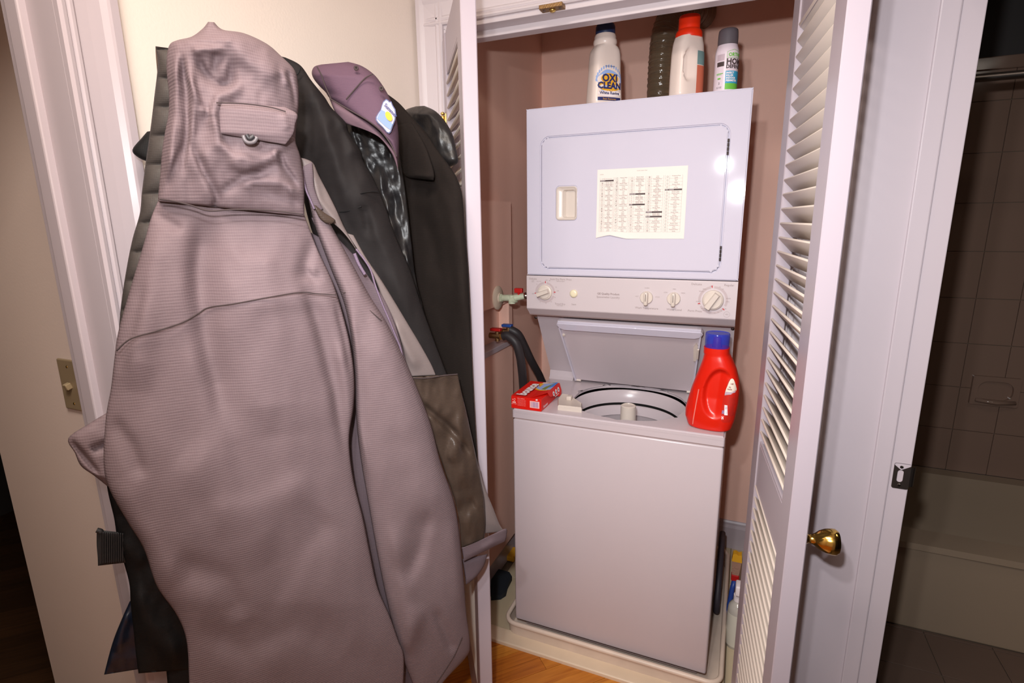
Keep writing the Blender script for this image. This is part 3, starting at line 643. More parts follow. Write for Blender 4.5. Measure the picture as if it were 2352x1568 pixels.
# ================================================================== bottles on the dryer
def sellipse(cx, cy, z, a, b, rot, e=2.6, n=40):
    P = []
    for k in range(n):
        t = 2*PI*k/n; c, s = math.cos(t), math.sin(t)
        x, y = a*math.copysign(abs(c)**(2/e), c), b*math.copysign(abs(s)**(2/e), s)
        P.append((cx+x*math.cos(rot)-y*math.sin(rot), cy+x*math.sin(rot)+y*math.cos(rot), z))
    return P
def bottle_fn(rows, cx, cy, z0, rot, e, off=.0006):
    """surface point: s metres sideways from the middle of the broad face, z above the base"""
    def f(s, z):
        for (za, a1, b1), (zb, a2, b2) in zip(rows, rows[1:]):
            if za <= z <= zb: break
        t = min(max((z-za)/(zb-za), 0), 1); a, b = a1+(a2-a1)*t+off, b1+(b2-b1)*t+off
        x = max(-a*.995, min(a*.995, s)); y = -b*(1-abs(x/a)**e)**(1/e)
        return (cx+x*math.cos(rot)-y*math.sin(rot), cy+x*math.sin(rot)+y*math.cos(rot), z0+z)
    return f
def patch(b, f, s0, s1, z0, z1, n=10, m=6):
    g = [[b.bm.verts.new(f(s0+(s1-s0)*i/n, z0+(z1-z0)*j/m)) for i in range(n+1)] for j in range(m+1)]
    for j in range(m):
        for i in range(n): b.bm.faces.new((g[j][i], g[j][i+1], g[j+1][i+1], g[j+1][i]))
def blob(b, f, cs, cz, rs, rz, n=20, wob=0):
    P = [f(cs+rs*math.cos(2*PI*k/n)*(1+wob*math.sin(5*2*PI*k/n)), cz+rz*math.sin(2*PI*k/n)*(1+wob*math.cos(3*2*PI*k/n))) for k in range(n)]
    c_ = b.bm.verts.new(f(cs, cz)); V = [b.bm.verts.new(p) for p in P]
    for k in range(n): b.bm.faces.new((c_, V[k], V[(k+1) % n]))
ZT = 1.8822
# white stain remover, navy cap
o = empty('stain_remover_bottle', (-.452, 1.825, ZT), 0, 'white stain remover bottle with a navy blue cap at the left on the dryer', 'bottle')
rows = [(0, .050, .034), (.004, .053, .037), (.02, .054, .037), (.06, .0515, .036), (.10, .0485, .0355), (.135, .047, .035), (.152, .0455, .035), (.163, .043, .034), (.172, .037, .033)]
rt = math.radians(42); e = 3.6
b = MB().loft([sellipse(0, 0, z, a, b_, rt, e) for z, a, b_ in rows]+[sellipse(0, 0, z, r, r, rt, 2) for z, r in ((.178, .034), (.182, .036), (.188, .037), (.194, .036), (.197, .0335), (.203, .034), (.21, .031))])
b.build('body', WPLAST, o, smooth=True, auto=50)
MB().lathe([(.0295, .207), (.0305, .21), (.0305, .222), (.0300, .232), (.027, .240), (.020, .243), (.001, .2435)], (0, 0, 0), 36).build('cap', NAVYCAP, o, smooth=True, auto=50)
f1, f2, f3 = (bottle_fn(rows, 0, 0, 0, rt, e, k) for k in (.0005, .0010, .0015))
b = MB(); blob(b, f1, 0, .068, .041, .034, 40, .06)
for k in range(16): 
    t = PI*k/15; blob(b, f1, .043*math.cos(t), .072+.040*math.sin(t), .0026, .0055, 8)
b.build('label_rays', SKYP, o, recalc=False)
b = MB(); blob(b, f2, .0, .076, .030, .016, 30); blob(b, f2, 0, .054, .038, .015, 30); b.build('logo_outline', YEL, o, recalc=False)
b = MB(); b.text('OXI', .030, lambda x, y: f3(x, .077+y), bold=.0012); b.text('CLEAN', .026, lambda x, y: f3(x, .055+y), bold=.0012); b.build('logo_letters', NAVYP, o, recalc=False)
b = MB(); blob(b, f2, 0, .033, .04, .009, 30); b.build('label_band', WHITEP, o, recalc=False)
b = MB(); b.text('White Revive', .0125, lambda x, y: f3(x, .034+y), bold=.0003); patch(b, f2, -.040, .040, .012, .022, 12, 2); b.text('Laundry Whitener', .0045, lambda x, y: f3(x, .112+y), bold=.0001); b.build('label_navy', NAVYP, o, recalc=False)
b = MB(); b.text('Stain Remover', .008, lambda x, y: f3(x, .0165+y)); b.build('label_yellow', YEL, o, recalc=False)
# clear flexible duct behind the dryer
o = empty('flexible_duct', (-.350, 2.31, 1.25), 0, 'shiny translucent ribbed vent duct rising behind the dryer', 'vent duct')
path = [(0, 0, .0), (0, 0, .3), (0, 0, .6), (0, 0, .8), (.003, 0, .92), (.012, .01, .99), (.03, .03, 1.035), (.06, .07, 1.06), (.10, .13, 1.07), (.14, .185, 1.07)]
def cr(P, t):
    n = len(P)-1; x = t*n; i = min(int(x), n-1); f = x-i; p = [Vector(P[max(0, min(n, i+k))]) for k in (-1, 0, 1, 2)]
    return .5*((2*p[1])+(p[2]-p[0])*f+(2*p[0]-5*p[1]+4*p[2]-p[3])*f*f+(3*p[1]-p[0]-3*p[2]+p[3])*f**3)
pts = [cr(path, i/220) for i in range(221)]; rr = []; acc = 0
for i, p in enumerate(pts):
    if i: acc += (p-pts[i-1]).length
    rr.append(.0475+.0022*abs(math.sin(acc/.0205*PI))+.0012*math.sin(i*1.7))
MB().tube(pts, rr, 30, cap=False).build('duct_film', FOIL, o, smooth=True)
hel = []
for i in range(0, 1600):
    t = i/1599; p = cr(path, t); tg = (cr(path, min(1, t+.002))-cr(path, max(0, t-.002))).normalized(); u_ = tg.cross(Vector((0, 1, .001))).normalized(); w_ = tg.cross(u_); L = 0
    hel.append((p, u_, w_))
acc = 0; H = []
for i, (p, u_, w_) in enumerate(hel):
    if i: acc += (p-hel[i-1][0]).length
    a = acc/.0205*2*PI; H.append(p+(u_*math.cos(a)+w_*math.sin(a))*.0478)
MB().tube(H, .0011, 5, cap=False).build('wire_coil', mat('coil_wire', rgb(150, 138, 122), .3, metal=.8), o, smooth=True)
# white bottle, orange-red cap
o = empty('laundry_booster_bottle', (-.198, 1.81, ZT), 0, 'white handled bottle with an orange-red cap on the dryer', 'bottle')
rows = [(0, .047, .030), (.005, .050, .033), (.05, .050, .033), (.12, .048, .032), (.148, .044, .031), (.165, .038, .030)]
rt = math.radians(48)
b = MB(); n_ = 48; R_ = []
for i in range(34):
    z = .165*i/33
    for (za, a1, b1), (zb, a2, b2) in zip(rows, rows[1:]):
        if za <= z <= zb: break
    t = (z-za)/(zb-za); ring_ = sellipse(0, 0, z, a1+(a2-a1)*t, b1+(b2-b1)*t, rt, 3.2, n_); out = []
    for p in ring_:
        # handle recess pressed into the left part of the broad face and the end seen from the hall
        lx = p[0]*math.cos(rt)+p[1]*math.sin(rt); ly = -p[0]*math.sin(rt)+p[1]*math.cos(rt)
        d_ = ((lx+.020)/.019)**2+((z-.085)/.047)**2
        if ly < 0 and d_ < 1: ly += .013*min(1, (1-d_)*2.2)
        out.append((lx*math.cos(rt)-ly*math.sin(rt), lx*math.sin(rt)+ly*math.cos(rt), z))
    R_.append(out)
b.loft(R_).build('body', WPLAST, o, smooth=True, auto=60)
MB().lathe([(.037, .163), (.0385, .167), (.0375, .178), (.034, .184), (.0305, .187), (.0305, .217), (.0285, .223), (.001, .2245)], (0, 0, 0), 36, None, 1, .93).build('cap', ORANGE, o, smooth=True, auto=40)
f1 = bottle_fn(rows, 0, 0, 0, rt, 3.2, .0007)
b = MB(); patch(b, f1, .008, .046, .088, .125); b.build('label_teal', mat('teal_print', rgb(120, 150, 150), .5), o, recalc=False)
b = MB(); patch(b, f1, .008, .047, .008, .086); b.build('label_orange', mat('orange_print', rgb(205, 110, 84), .5), o, recalc=False)
# insect spray can
o = empty('spray_can', (-.088, 1.80, ZT), 0, 'white insect spray can with a dark grey cap at the right on the dryer', 'spray can')
rc = .0325
MB().lathe([(.030, 0), (rc, .002), (rc, .104), (.0315, .112), (.0295, .120), (.0275, .126), (.0270, .128)], (0, 0, 0), 40).build('body', CANW, o, smooth=True, auto=50)
MB().lathe([(.0272, .126), (.0272, .150), (.0265, .160), (.0255, .167), (.022, .170), (.001, .171)], (0, 0, 0), 40).build('cap', GREYCAP, o, smooth=True, auto=50)
def cyl(r): return lambda s, z: (r*math.sin(s/r), -r*math.cos(s/r), z)
c1, c2_, c3 = cyl(rc+.0004), cyl(rc+.0008), cyl(rc+.0012)
b = MB(); b.text('HOME', .0205, lambda x, y: c2_(.001+x, .0785+y), 'LEFT', bold=.0008); b.text('DEFENSE', .0128, lambda x, y: c2_(.001+x, .0655+y), 'LEFT', bold=.0005); b.build('dark_letters', INK, o, recalc=False)
b = MB(); b.text('ORTHO', .0125, lambda x, y: c2_(.006+x, .0965+y), 'LEFT', bold=.0005)
for s0, s1, z0, z1 in ((.002, .0028, .089, .104), (.002, .045, .0885, .0893)): patch(b, c2_, s0, s1, z0, z1, 8, 1)
P_ = [(.002, .104), (.022, .110), (.045, .104)]
for (sa, za), (sb, zb) in zip(P_, P_[1:]):
    for k in range(6):
        t0, t1 = k/6, (k+1)/6; A_ = (sa+(sb-sa)*t0, za+(zb-za)*t0); B_ = (sa+(sb-sa)*t1, za+(zb-za)*t1)
        b.poly([c2_(A_[0], A_[1]), c2_(B_[0], B_[1]), c2_(B_[0], B_[1]+.0008), c2_(A_[0], A_[1]+.0008)])
patch(b, c1, .001, .05, .006, .022, 10, 2); patch(b, c2_, -.021, -.012, .034, .038, 3, 1); patch(b, c2_, -.026, -.006, .048, .0500, 3, 1); patch(b, c2_, -.026, -.010, .0455, .0465, 3, 1)
b.build('green_print', GREENP, o, recalc=False)
b = MB(); patch(b, c1, .001, .05, .022, .0545, 10, 3); b.build('blue_panel', CYANP, o, recalc=False)
b = MB()
for i, s_ in enumerate(('INSECT', 'KILLER', 'INDOOR', 'PERIMETER')): b.text(s_, .0068, lambda x, y: c3(.003+x, .049-i*.0068+y), 'LEFT', bold=.0003)
b.build('panel_letters', WHITEP, o, recalc=False)
b = MB(); patch(b, c1, -.026, -.0045, .068, .080, 5, 2); b.build('room_picture', INK, o, recalc=False); b = MB(); b.text('32 OZ', .006, lambda x, y: c2_(-.016+x, .012+y)); b.text('3', .009, lambda x, y: c2_(-.016+x, .023+y)); b.build('size_print', INK, o, recalc=False)
b = MB(); patch(b, c1, -.027, -.0045, .0835, .100, 5, 3); b.build('wall_picture', mat('mauve_print', rgb(196, 176, 186), .5), o, recalc=False)
# ================================================================== red detergent jug
JX, JY = -.055, 1.668; JR = math.radians(-8)
o = empty('detergent_jug', (JX, JY, .9035), 0, 'red detergent jug with a clear blue cap on the washer front corner', 'detergent jug')
# rows: z, x-left, x-right, half depth
jr = [(0, -.058, .052, .038), (.004, -.066, .060, .043), (.03, -.0755, .067, .046), (.055, -.076, .070, .047), (.07, -.073, .072, .047), (.085, -.070, .0735, .047), (.12, -.062, .0745, .046), (.155, -.052, .071, .044), (.19, -.041, .061, .041), (.215, -.034, .049, .038), (.232, -.0315, .0395, .035), (.2335, -.034, .0385, .0355), (.252, -.034, .0375, .0355)]
def jrow(z):
    for A, B in zip(jr, jr[1:]):
        if A[0] <= z <= B[0]: break
    t = (z-A[0])/(B[0]-A[0]); return [A[i]+(B[i]-A[i])*t for i in (1, 2, 3)]
def jsurf(x, z, off=0):
    """front (camera side) surface of the jug"""
    xl, xr, d = jrow(z); c = (xl+xr)/2; a = (xr-xl)/2; q = max(-.999, min(.999, (x-c)/a))
    y = -d*(1-abs(q)**2.6)**(1/2.6)
    # handle recess: D-shaped hollow right of the grip
    cx_ = .020+.10*(z-.11)*.5; lx = (x-cx_); ew = .040 if lx < 0 else .052
    dd_ = (lx/ew)**2+((z-.118)/.074)**2
    if dd_ < 1.15: 
        s_ = max(0, min(1, (1.15-dd_)/.45)); s_ = s_*s_*(3-2*s_); fade = 1 if lx < 0 else max(0, 1-(lx/.044))**1.3
        y += .020*s_*fade*(1 if z > .1 else max(.35, 1-(.1-z)/.09))
    g = math.exp(-((x-(-.046-.06*(z-.05)))/.0035)**2) if .01 < z < .14 else 0
    y += -.0012*g
    return Vector((x*math.cos(JR)-(y-off)*math.sin(JR), x*math.sin(JR)+(y-off)*math.cos(JR), z))
b = MB(); nz, nx = 70, 56; R_ = []
for i in range(nz+1):
    z = .252*i/nz; xl, xr, d = jrow(z); c_ = (xl+xr)/2; a = (xr-xl)/2; ring_ = []
    for k in range(nx+1): ring_.append(jsurf(c_-a*math.cos(PI*k/nx), z))
    for k in range(1, nx, 2):
        x = c_+a*math.cos(PI*k/nx); q = (x-c_)/a; y = d*(1-abs(q)**2.6)**(1/2.6); ring_.append(Vector((x*math.cos(JR)-y*math.sin(JR), x*math.sin(JR)+y*math.cos(JR), z)))
    R_.append(ring_)
b.loft(R_).build('body', JUG, o, smooth=True, auto=70)
CC = (.0018, 0, 0)
MB().lathe([(.0335, .250), (.0345, .252), (.0350, .291), (.0335, .2945), (.0325, .2935), (.0315, .2925), (.001, .2925)], CC, 40, None, 1, 1).build('cap', BLUECLR, o, smooth=True, auto=40)
MB().lathe([(.0145, .2505), (.013, .262), (.011, .280), (.009, .282), (.001, .282)], CC, 24).build('spout', MAROON, o, smooth=True, auto=40)
b = MB(); 
for i in range(12):
    z0, z1 = .012+i*.0095, .012+(i+1)*.0095; X = lambda z: -.046-.0*(z)+(.012*(z/.12))
    b.poly([jsurf(X(z0)-.0016, z0, .0008), jsurf(X(z0)+.0016, z0, .0008), jsurf(X(z1)+.0016, z1, .0008), jsurf(X(z1)-.0016, z1, .0008)])
b.build('level_strip', mat('translucent_strip', rgb(226, 120, 110), .4), o, recalc=False)
def jpatch(b, pts, off, n=8):
    """ruled patch between left and right outline rows (z, x0, x1)"""
    g = [[b.bm.verts.new(jsurf(x0+(x1-x0)*i/n, z, off)) for i in range(n+1)] for z, x0, x1 in pts]
    for r0, r1 in zip(g, g[1:]):
        for i in range(n): b.bm.faces.new((r0[i], r0[i+1], r1[i+1], r1[i]))
b = MB(); jpatch(b, [(.034, .042, .058), (.04, .036, .063), (.06, .034, .068), (.09, .035, .0705), (.12, .0375, .071), (.15, .043, .068), (.168, .048, .062)], .0008); b.build('back_label', JUGLAB, o, recalc=False)
b = MB(); jpatch(b, [(.121, .0395, .0395), (.128, .0405, .066), (.136, .042, .0695), (.148, .0455, .0665), (.158, .048, .0635), (.166, .0515, .060), (.169, .0545, .057)], .0014); b.build('label_arch', mat('arch_print', rgb(236, 222, 206), .5), o, recalc=False)
b = MB(); jpatch(b, [(.117, .0395, .040), (.122, .0398, .056), (.128, .041, .0665), (.132, .058, .068)], .0018); b.build('label_stripe', mat('lilac_stripe', rgb(190, 165, 180), .5), o, recalc=False)
b = MB(); jpatch(b, [(.058, .0435, .0525), (.088, .0415, .0495)], .0016, 2); b.build('barcode_patch', WHITEP, o, recalc=False)
b = MB()
for k in range(7): z = .064+k*.003; jpatch(b, [(z, .0445-.0001*k, .0505-.0003*k), (z+.0015, .0445, .0505)], .0021, 1)
b.text('50', .010, lambda x, y: jsurf(.0405-y, .066+x, .0021), bold=.0006)
b.build('barcode', BARP, o, recalc=False)
b = MB()
for k in range(14): z = .056+k*.0042; x0 = .0545-.0002*k; jpatch(b, [(z, x0, .0675), (z+.0007, x0, .0675)], .0015, 3)
b.text('32\nloads', .006, lambda x, y: jsurf(.052+x, .140+y, .0021), bold=.0002); b.text('HE', .006, lambda x, y: jsurf(.057+x, .153+y, .0021), bold=.0002)
b.build('small_print', mat('maroon_print', rgb(140, 60, 60), .5), o, recalc=False)
b = MB(); b.text('2X', .007, lambda x, y: jsurf(.040-y, .049+x, .0021), bold=.0004); b.build('white_mark', WHITEP, o, recalc=False)
# ================================================================== red dryer sheet carton
BX0, BX1, BY0, BY1, BZ0, BZ1 = -.693, -.584, 1.600, 1.785, .9035, .9475
bo = empty('dryer_sheet_box', ((BX0+BX1)/2, (BY0+BY1)/2, BZ0), 0, 'opened red carton of dryer sheets on the washer left corner', 'carton')
bx, by, bh = (BX1-BX0)/2, (BY1-BY0)/2, BZ1-BZ0
MB().box(-bx, bx, -by, by, 0, bh-.0015, .001, 1).build('carton', REDBOX, bo)
b = MB(); A = lambda x, y, z: (x, y, z)
# torn flap: top panel lifted along its right edge, hanging side piece with a rounded tab
z0 = bh-.001
b.loft([[(-bx, -by+.002, z0), (-bx, by, z0), (-bx, by, z0+.001), (-bx, -by+.002, z0+.001)], [(bx*.25, -by+.002, z0), (bx*.25, by, z0), (bx*.25, by, z0+.001), (bx*.25, -by+.002, z0+.001)],
        [(bx+.004, -by+.055, z0+.007), (bx+.004, by, z0+.004), (bx+.004, by, z0+.005), (bx+.004, -by+.055, z0+.008)]])
b.build('top_flap', REDBOX, bo)
P_ = [(-by+.055, z0+.007), (by-.002, z0+.004), (by-.002, z0-.020), (by-.012, z0-.031), (by-.035, z0-.034), (by-.055, z0-.027), (by-.07, z0-.018), (-by+.07, z0-.012), (-by+.06, z0-.004)]
b = MB(); V0 = [b.bm.verts.new((bx+.004+(z0+.006-z)*.28, y, z)) for y, z in P_]; V1 = [b.bm.verts.new((bx+.003+(z0+.006-z)*.28, y, z)) for y, z in P_]; n = len(P_)
b.bm.faces.new(V0); b.bm.faces.new(V1[::-1])
for i in range(n): b.bm.faces.new((V0[i], V0[(i+1) % n], V1[(i+1) % n], V1[i]))
fl_ = b.build('side_flap', REDBOX, bo)
def FL(y, z, d=.0008): return (bx+.004+(z0+.006-z)*.28+d, y, z)
b = MB()
for yc in (.010, .036, .062): b.poly([FL(yc+.009*math.cos(t*PI/10), z0-.010+.0085*math.sin(t*PI/10)) for t in range(20)])
b.text('SOFT FRESH STATIC', .0045, lambda x, y: FL(.036+x, z0-.0225+y), bold=.0002); b.build('flap_circles', WHITEP, fl_, recalc=False)
b = MB()
for yc in (.010, .036, .062): b.poly([FL(yc+.0035*math.cos(t*PI/5), z0-.010+.004*math.sin(t*PI/5), .0014) for t in range(10)])
b.build('flap_icons', NAVYP, fl_, recalc=False)
zt = lambda x, d=0: z0+.0015+d+max(0, (x-bx*.25)/(bx*.75))*.0052
def TOPP(x, y, d=0): return (x, y, zt(x, d))
b = MB()
for k in range(16):
    pass
el = [(max(-.6*bx, min(bx, .030+.050*math.cos(2*PI*k/32))), .040+.052*math.sin(2*PI*k/32)) for k in range(32)]
b.poly([TOPP(x, min(y, by-.001), .0004) for x, y in el]); b.build('yellow_swoosh', YEL, bo, recalc=False)
b = MB(); el = [(max(-.2*bx, min(bx, .034+.046*math.cos(2*PI*k/32))), .043+.047*math.sin(2*PI*k/32)) for k in range(32)]
b.poly([TOPP(x, min(y, by-.001), .0007) for x, y in el]); b.build('picture', SKYP, bo, recalc=False)
b = MB(); b.poly([TOPP(x, y, .001) for x, y in ((.020, .005), (.036, -.002), (.044, .089), (.034, .089))]); b.build('meadow', OLIVP, bo, recalc=False)
b = MB(); b.poly([TOPP(x, y, .001) for x, y in ((.037, .02), (.054, .035), (.054, .089), (.045, .089))]); b.build('blue_corner', BLUEP, bo, recalc=False)
b = MB(); b.poly([TOPP(x, y, .001) for x, y in ((-.002, .06), (.022, .062), (.022, .085), (.0, .085))]); b.text('bounce', .046, lambda x, y: TOPP(-.022-y, -.012+x, .0022), bold=.0022); b.build('white_letters', WHITEP, bo, recalc=False)
b = MB(); b.text('bounce', .046, lambda x, y: TOPP(-.0205-y, -.0125+x, .0015), bold=.0038); b.build('letter_shadow', mat('deep_red_print', rgb(150, 14, 14), .5), bo, recalc=False)
fy = -by-.0004
b = MB(); b.poly([(x, fy, z) for x, z in ((.014, .010), (.048, .010), (.048, .034), (.014, .034))]); b.poly([(x, fy, z) for x, z in ((-.050, .020), (-.037, .020), (-.037, .024), (-.050, .024))])
for k in range(3): b.poly([(-.0435+rr_*math.sin(k*2.094+t), fy, .031+rr_*math.cos(k*2.094+t)) for rr_, t in ((.003, .2), (.006, .2), (.006, 1.3), (.003, 1.3))])
b.text('RECYCLED', .004, lambda x, y: (-.0435+x, fy, .0165+y)); b.text('fabric softener', .0045, lambda x, y: (-.018+x, fy, .038+y))
for k in range(6): b.text('keep dry and store closed', .0028, lambda x, y: (-.016+x, fy, .033-.004*k+y), res=1)
b.build('front_print', mat('pink_print', rgb(244, 190, 184), .5), bo, recalc=False)
b = MB()
xx = .018
while xx < .045:
    w = random.choice((.0006, .001, .0016)); b.poly([(x, fy-.0004, z) for x, z in ((xx, .0125), (xx+w, .0125), (xx+w, .0315), (xx, .0315))]); xx += w+random.choice((.0007, .0012))
b.build('barcode', BARP, bo, recalc=False)
b = MB(); b.text('40', .007, lambda x, y: (.038+x, fy, .0395+y), bold=.0004); b.text('bounce', .014, lambda x, y: (bx+.0005, -.05+x, .010+y), bold=.0004); b.build('side_print', WHITEP, bo, recalc=False)
# ================================================================== valves and hoses on the left closet wall
WX = CX0+.045
g = empty('gas_valve', (WX, 1.875, 1.238), 0, 'pale gas pipe with a red-handled valve on a round wall flange', 'valve')
MB().lathe([(.046, 0), (.046, .004), (.041, .008), (.020, .010), (.018, .014)], (0, 0, 0), 36, Ry(90)).build('flange', FLNG, g, True, 40)
b = MB().tube([(.008, 0, 0), (.062, .004, .002)], .0125, 16); b.tube([(.008, 0, 0), (.022, 0, 0)], .016, 6); b.tube([(.055, .004, -.008), (.075, .004, .0)], .016, 14)
b.tube([(.060, .004, -.02), (.060, .004, .012)], .014, 14); b.build('pipe', PIPE, g, True, 40)
MB().tube([(.07, .004, .002), (.112, .012, .010)], [.013, .011], 14).build('valve_body', PIPE, g, True, 40)
MB().box(.072, .104, -.004, .014, .022, .040, .003, 2).tube([(.088, .005, .008), (.088, .005, .024)], .005).build('handle', REDH, g)
MB().tube([(.108, .012, .010), (.114, .013, .011), (.116, .013, .011), (.122, .014, .012), (.124, .014, .012), (.134, .016, .013)], [.013, .014, .010, .013, .010, .012], 12).build('flare_nut', CHROME, g, True, 30)
MB().tube([(.130, .016, .013), (.146, .024, .014), (.158, .06, .014), (.161, .16, -.01), (.160, .3, -.08)], .0095, 12).build('connector_hose', RUBBER, g, True)
def faucet(loc, hm, label, side):
    f = empty('water_valve', loc, 0, label, 'valve')
    MB().tube([(-.012, 0, -.0), (.028, 0, 0)], .011, 14).tube([(.02, 0, -.02), (.02, 0, .016)], .009, 12).tube([(.024, 0, 0), (.036, 0, 0)], [.014, .014], 8).build('body', BRASSD, f, True, 40)
    MB().tube([(.034, 0, 0), (.046, 0, 0)], .0145, 8).build('hose_nut', BRASSL, f, True, 30)
    MB().box(-.006, .036, -.012, .012, .019, .030, .003, 2).build('handle', hm, f); return f
p1, p2 = onY(1128, 770, 1.80), onY(1146, 760, 1.92)
faucet((WX+.012, 1.80, p1.z), REDH, 'brass water valve with a red handle above the ledge', 0)
faucet((WX+.012, 1.905, p2.z+.004), BLUEH, 'brass water valve with a blue handle behind the red one', 0)
def hose(name, pts, r, label):
    P = [cr(pts, i/60) for i in range(61)]; o = MB().tube(P, r, 16).build(name, RUBBER, None, True, 50); tag(o, label, 'hose'); return o
H1 = [(WX+.055, 1.80, p1.z), tuple(onY(1166, 771, 1.80)), tuple(onY(1184, 786, 1.80)), tuple(onY(1194, 815, 1.81)), tuple(onY(1199, 850, 1.83)), tuple(onY(1202, 890, 1.86)), tuple(onY(1206, 960, 1.9)), (-.735, 1.98, .62), (-.73, 2.1, .5)]
hose('water_hose', H1, .0165, 'black rubber water hose hanging down nearest the closet door')
H2 = [(WX+.055, 1.905, p2.z+.004), tuple(onY(1172, 757, 1.90)), tuple(onY(1190, 768, 1.91)), tuple(onY(1204, 794, 1.95)), tuple(onY(1219, 826, 2.0)), tuple(onY(1237, 858, 2.08)), tuple(onY(1252, 885, 2.15)), (-.735, 2.25, .78), (-.735, 2.33, .6)]
hose('water_hose', H2, .0165, 'black rubber water hose slanting behind the washer')
# ================================================================== washer pan and floor things
o = empty('washer_pan', (-.345, 1.97, .001), 0, 'white plastic drain pan under the washer', 'drain pan')
PR = rrect(-.375, .376, -.385, .385, .045, 6)
b = MB().prism(PR, 0, .004); b.loft([[(x, y, 0) for x, y in PR], [(x*1.012, y*1.012, .060) for x, y in PR], [(x*1.004, y*1.004, .060) for x, y in PR], [(x*.992, y*.99, .004) for x, y in PR]], cap=False)
b.build('tray', PANM, o, True, 50)
MB().tube([(x*1.012, y*1.012, .062) for x, y in PR], .0085, 12, closed=True).build('rolled_rim', PANM, o, True)
o = empty('pump_bottle', (.076, 1.86, 0), 0, 'clear pump bottle with a white label and pump beside the drain pan', 'bottle')
MB().lathe([(.030, 0), (.033, .004), (.033, .150), (.030, .165), (.020, .178), (.014, .183), (.014, .19)], (0, 0, 0), 32).build('body', CLEAR, o, True, 50)
MB().lathe([(.0335, .012), (.0337, .014), (.0337, .138), (.0335, .14)], (0, 0, 0), 32, cap=False).build('label', mat('bottle_label', rgb(216, 210, 196), .6), o, True)
MB().lathe([(.017, .186), (.017, .208), (.010, .212), (.006, .214), (.006, .225)], (0, 0, 0), 20).box(-.014, .012, -.035, .012, .222, .262, .006, 3).build('pump', WHITEP, o, True, 40)
o = empty('cleaning_brush', (.062, 1.995, 0), 0, 'brush with a yellow tip, red collar and blue handle leaning by the pump bottle', 'brush')
MB().tube([(-.012, -.05, .0), (-.012, -.045, .09), (-.006, -.02, .15), (0, -.01, .18)], [.008, .010, .009, .010], 12).build('handle', mat('blue_handle', rgb(40, 70, 150), .4), o, True)
MB().box(-.014, .014, -.02, .006, .178, .205, .004, 2).build('collar', REDH, o)
MB().prism([(-.012, .205), (.012, .205), (.018, .265), (-.016, .265)], -.018, .004, 'y').build('bristles', mat('brush_bristles', rgb(170, 130, 110), .8, bump=1, bscale=200), o)
MB().prism([(-.017, .262), (.019, .262), (.016, .295), (.006, .290), (-.004, .296), (-.014, .292)], -.020, .006, 'y').build('yellow_tip', YEL, o)
b = MB(); P_ = [onZ(u, v, .002) for u, v in ((1128, 1312), (1150, 1316), (1170, 1322), (1176, 1332), (1166, 1352), (1162, 1368), (1150, 1376), (1128, 1378))]
b.loft([[(p.x, p.y, .001) for p in P_], [(p.x, p.y, .016) for p in P_], [(p.x*.985-.012, p.y*.99+.018, .022) for p in P_]])
o = b.build('cleaning_cloth', DKBLUE, None, True, 50); tag(o, 'dark slate folded cloth on the closet floor at the left', 'cloth')
p = onZ(1186, 1284, .0)
o = MB().box(p.x-.055, p.x+.0, p.y-.03, p.y+.05, 0, .028, .006, 2).build('yellow_sponge', YEL, None); tag(o, 'small yellow sponge on the closet floor left of the washer', 'sponge')
o = MB().tube([(.006, 2.2, .24), (.006, 2.12, .22), (.006, 2.02, .17), (.006, 1.96, .10), (.006, 1.95, .05), (.006, 2.0, .03), (.006, 2.15, .03)], .012, 14).build('drain_hose', mat('dark_grey_hose', rgb(66, 60, 68), .5), None, True); tag(o, 'dark drain hose beside the washer inside the pan', 'hose')
# ================================================================== coats on the left wall
def smooth_rows(rows, n):
    """Catmull-Rom through the outline rows (uL,vL,uR,vR)"""
    out = []; N = len(rows)-1
    for i in range(n+1):
        t = i/n*N; k = min(int(t), N-1); f = t-k
        p = [rows[max(0, min(N, k+j))] for j in (-1, 0, 1, 2)]
        out.append([.5*((2*p[1][c])+(p[2][c]-p[0][c])*f+(2*p[0][c]-5*p[1][c]+4*p[2][c]-p[3][c])*f*f+(3*p[1][c]-p[0][c]-3*p[2][c]+p[3][c])*f**3) for c in range(4)])
    return out
def seg_d(u, v, a, b):
    dx, dy = b[0]-a[0], b[1]-a[1]; L2 = dx*dx+dy*dy or 1; t = ((u-a[0])*dx+(v-a[1])*dy)/L2; tc = max(0, min(1, t))
    ex, ey = u-(a[0]+dx*tc), v-(a[1]+dy*tc); return math.hypot(ex, ey), (dx*(v-a[1])-dy*(u-a[0]))/math.sqrt(L2), tc
def fold_h(u, v, folds):
    h = 0
    for pts, amp, w0, w1 in folds:          # w0/w1: width (px) on the left / right of the line direction
        best = None; tot = len(pts)-1
        for i in range(tot):
            d, sd, tc = seg_d(u, v, pts[i], pts[i+1])
            if best is None or d < best[0]: best = (d, sd, (i+tc)/tot)
        d, sd, s = best; w = w0 if sd < 0 else w1
        if d < 3*w: h += amp*math.exp(-(d/w)**2)*min(1, (math.sin(PI*min(1, max(0, s)))*1.7+.12))
    return h
class Sheet:
    """vertical hanging plane through two floor points; the lean tips it towards the hall lower down"""
    def __init__(s, a, b, lean=0, z0=1.5):
        s.n = Vector((b[1]-a[1], -(b[0]-a[0]), 0)).normalized(); s.n.z = lean; s.p = Vector((a[0], a[1], z0)); s.t = Vector((b[0]-a[0], b[1]-a[1], 0)).normalized()
        s.nn = s.n.normalized()
    def at(s, u, v, h=0):
        d = ray(u, v); k = (s.p-CAM).dot(s.n)/d.dot(s.n); P = CAM+d*k; dn = d.normalized(); return P-dn*h
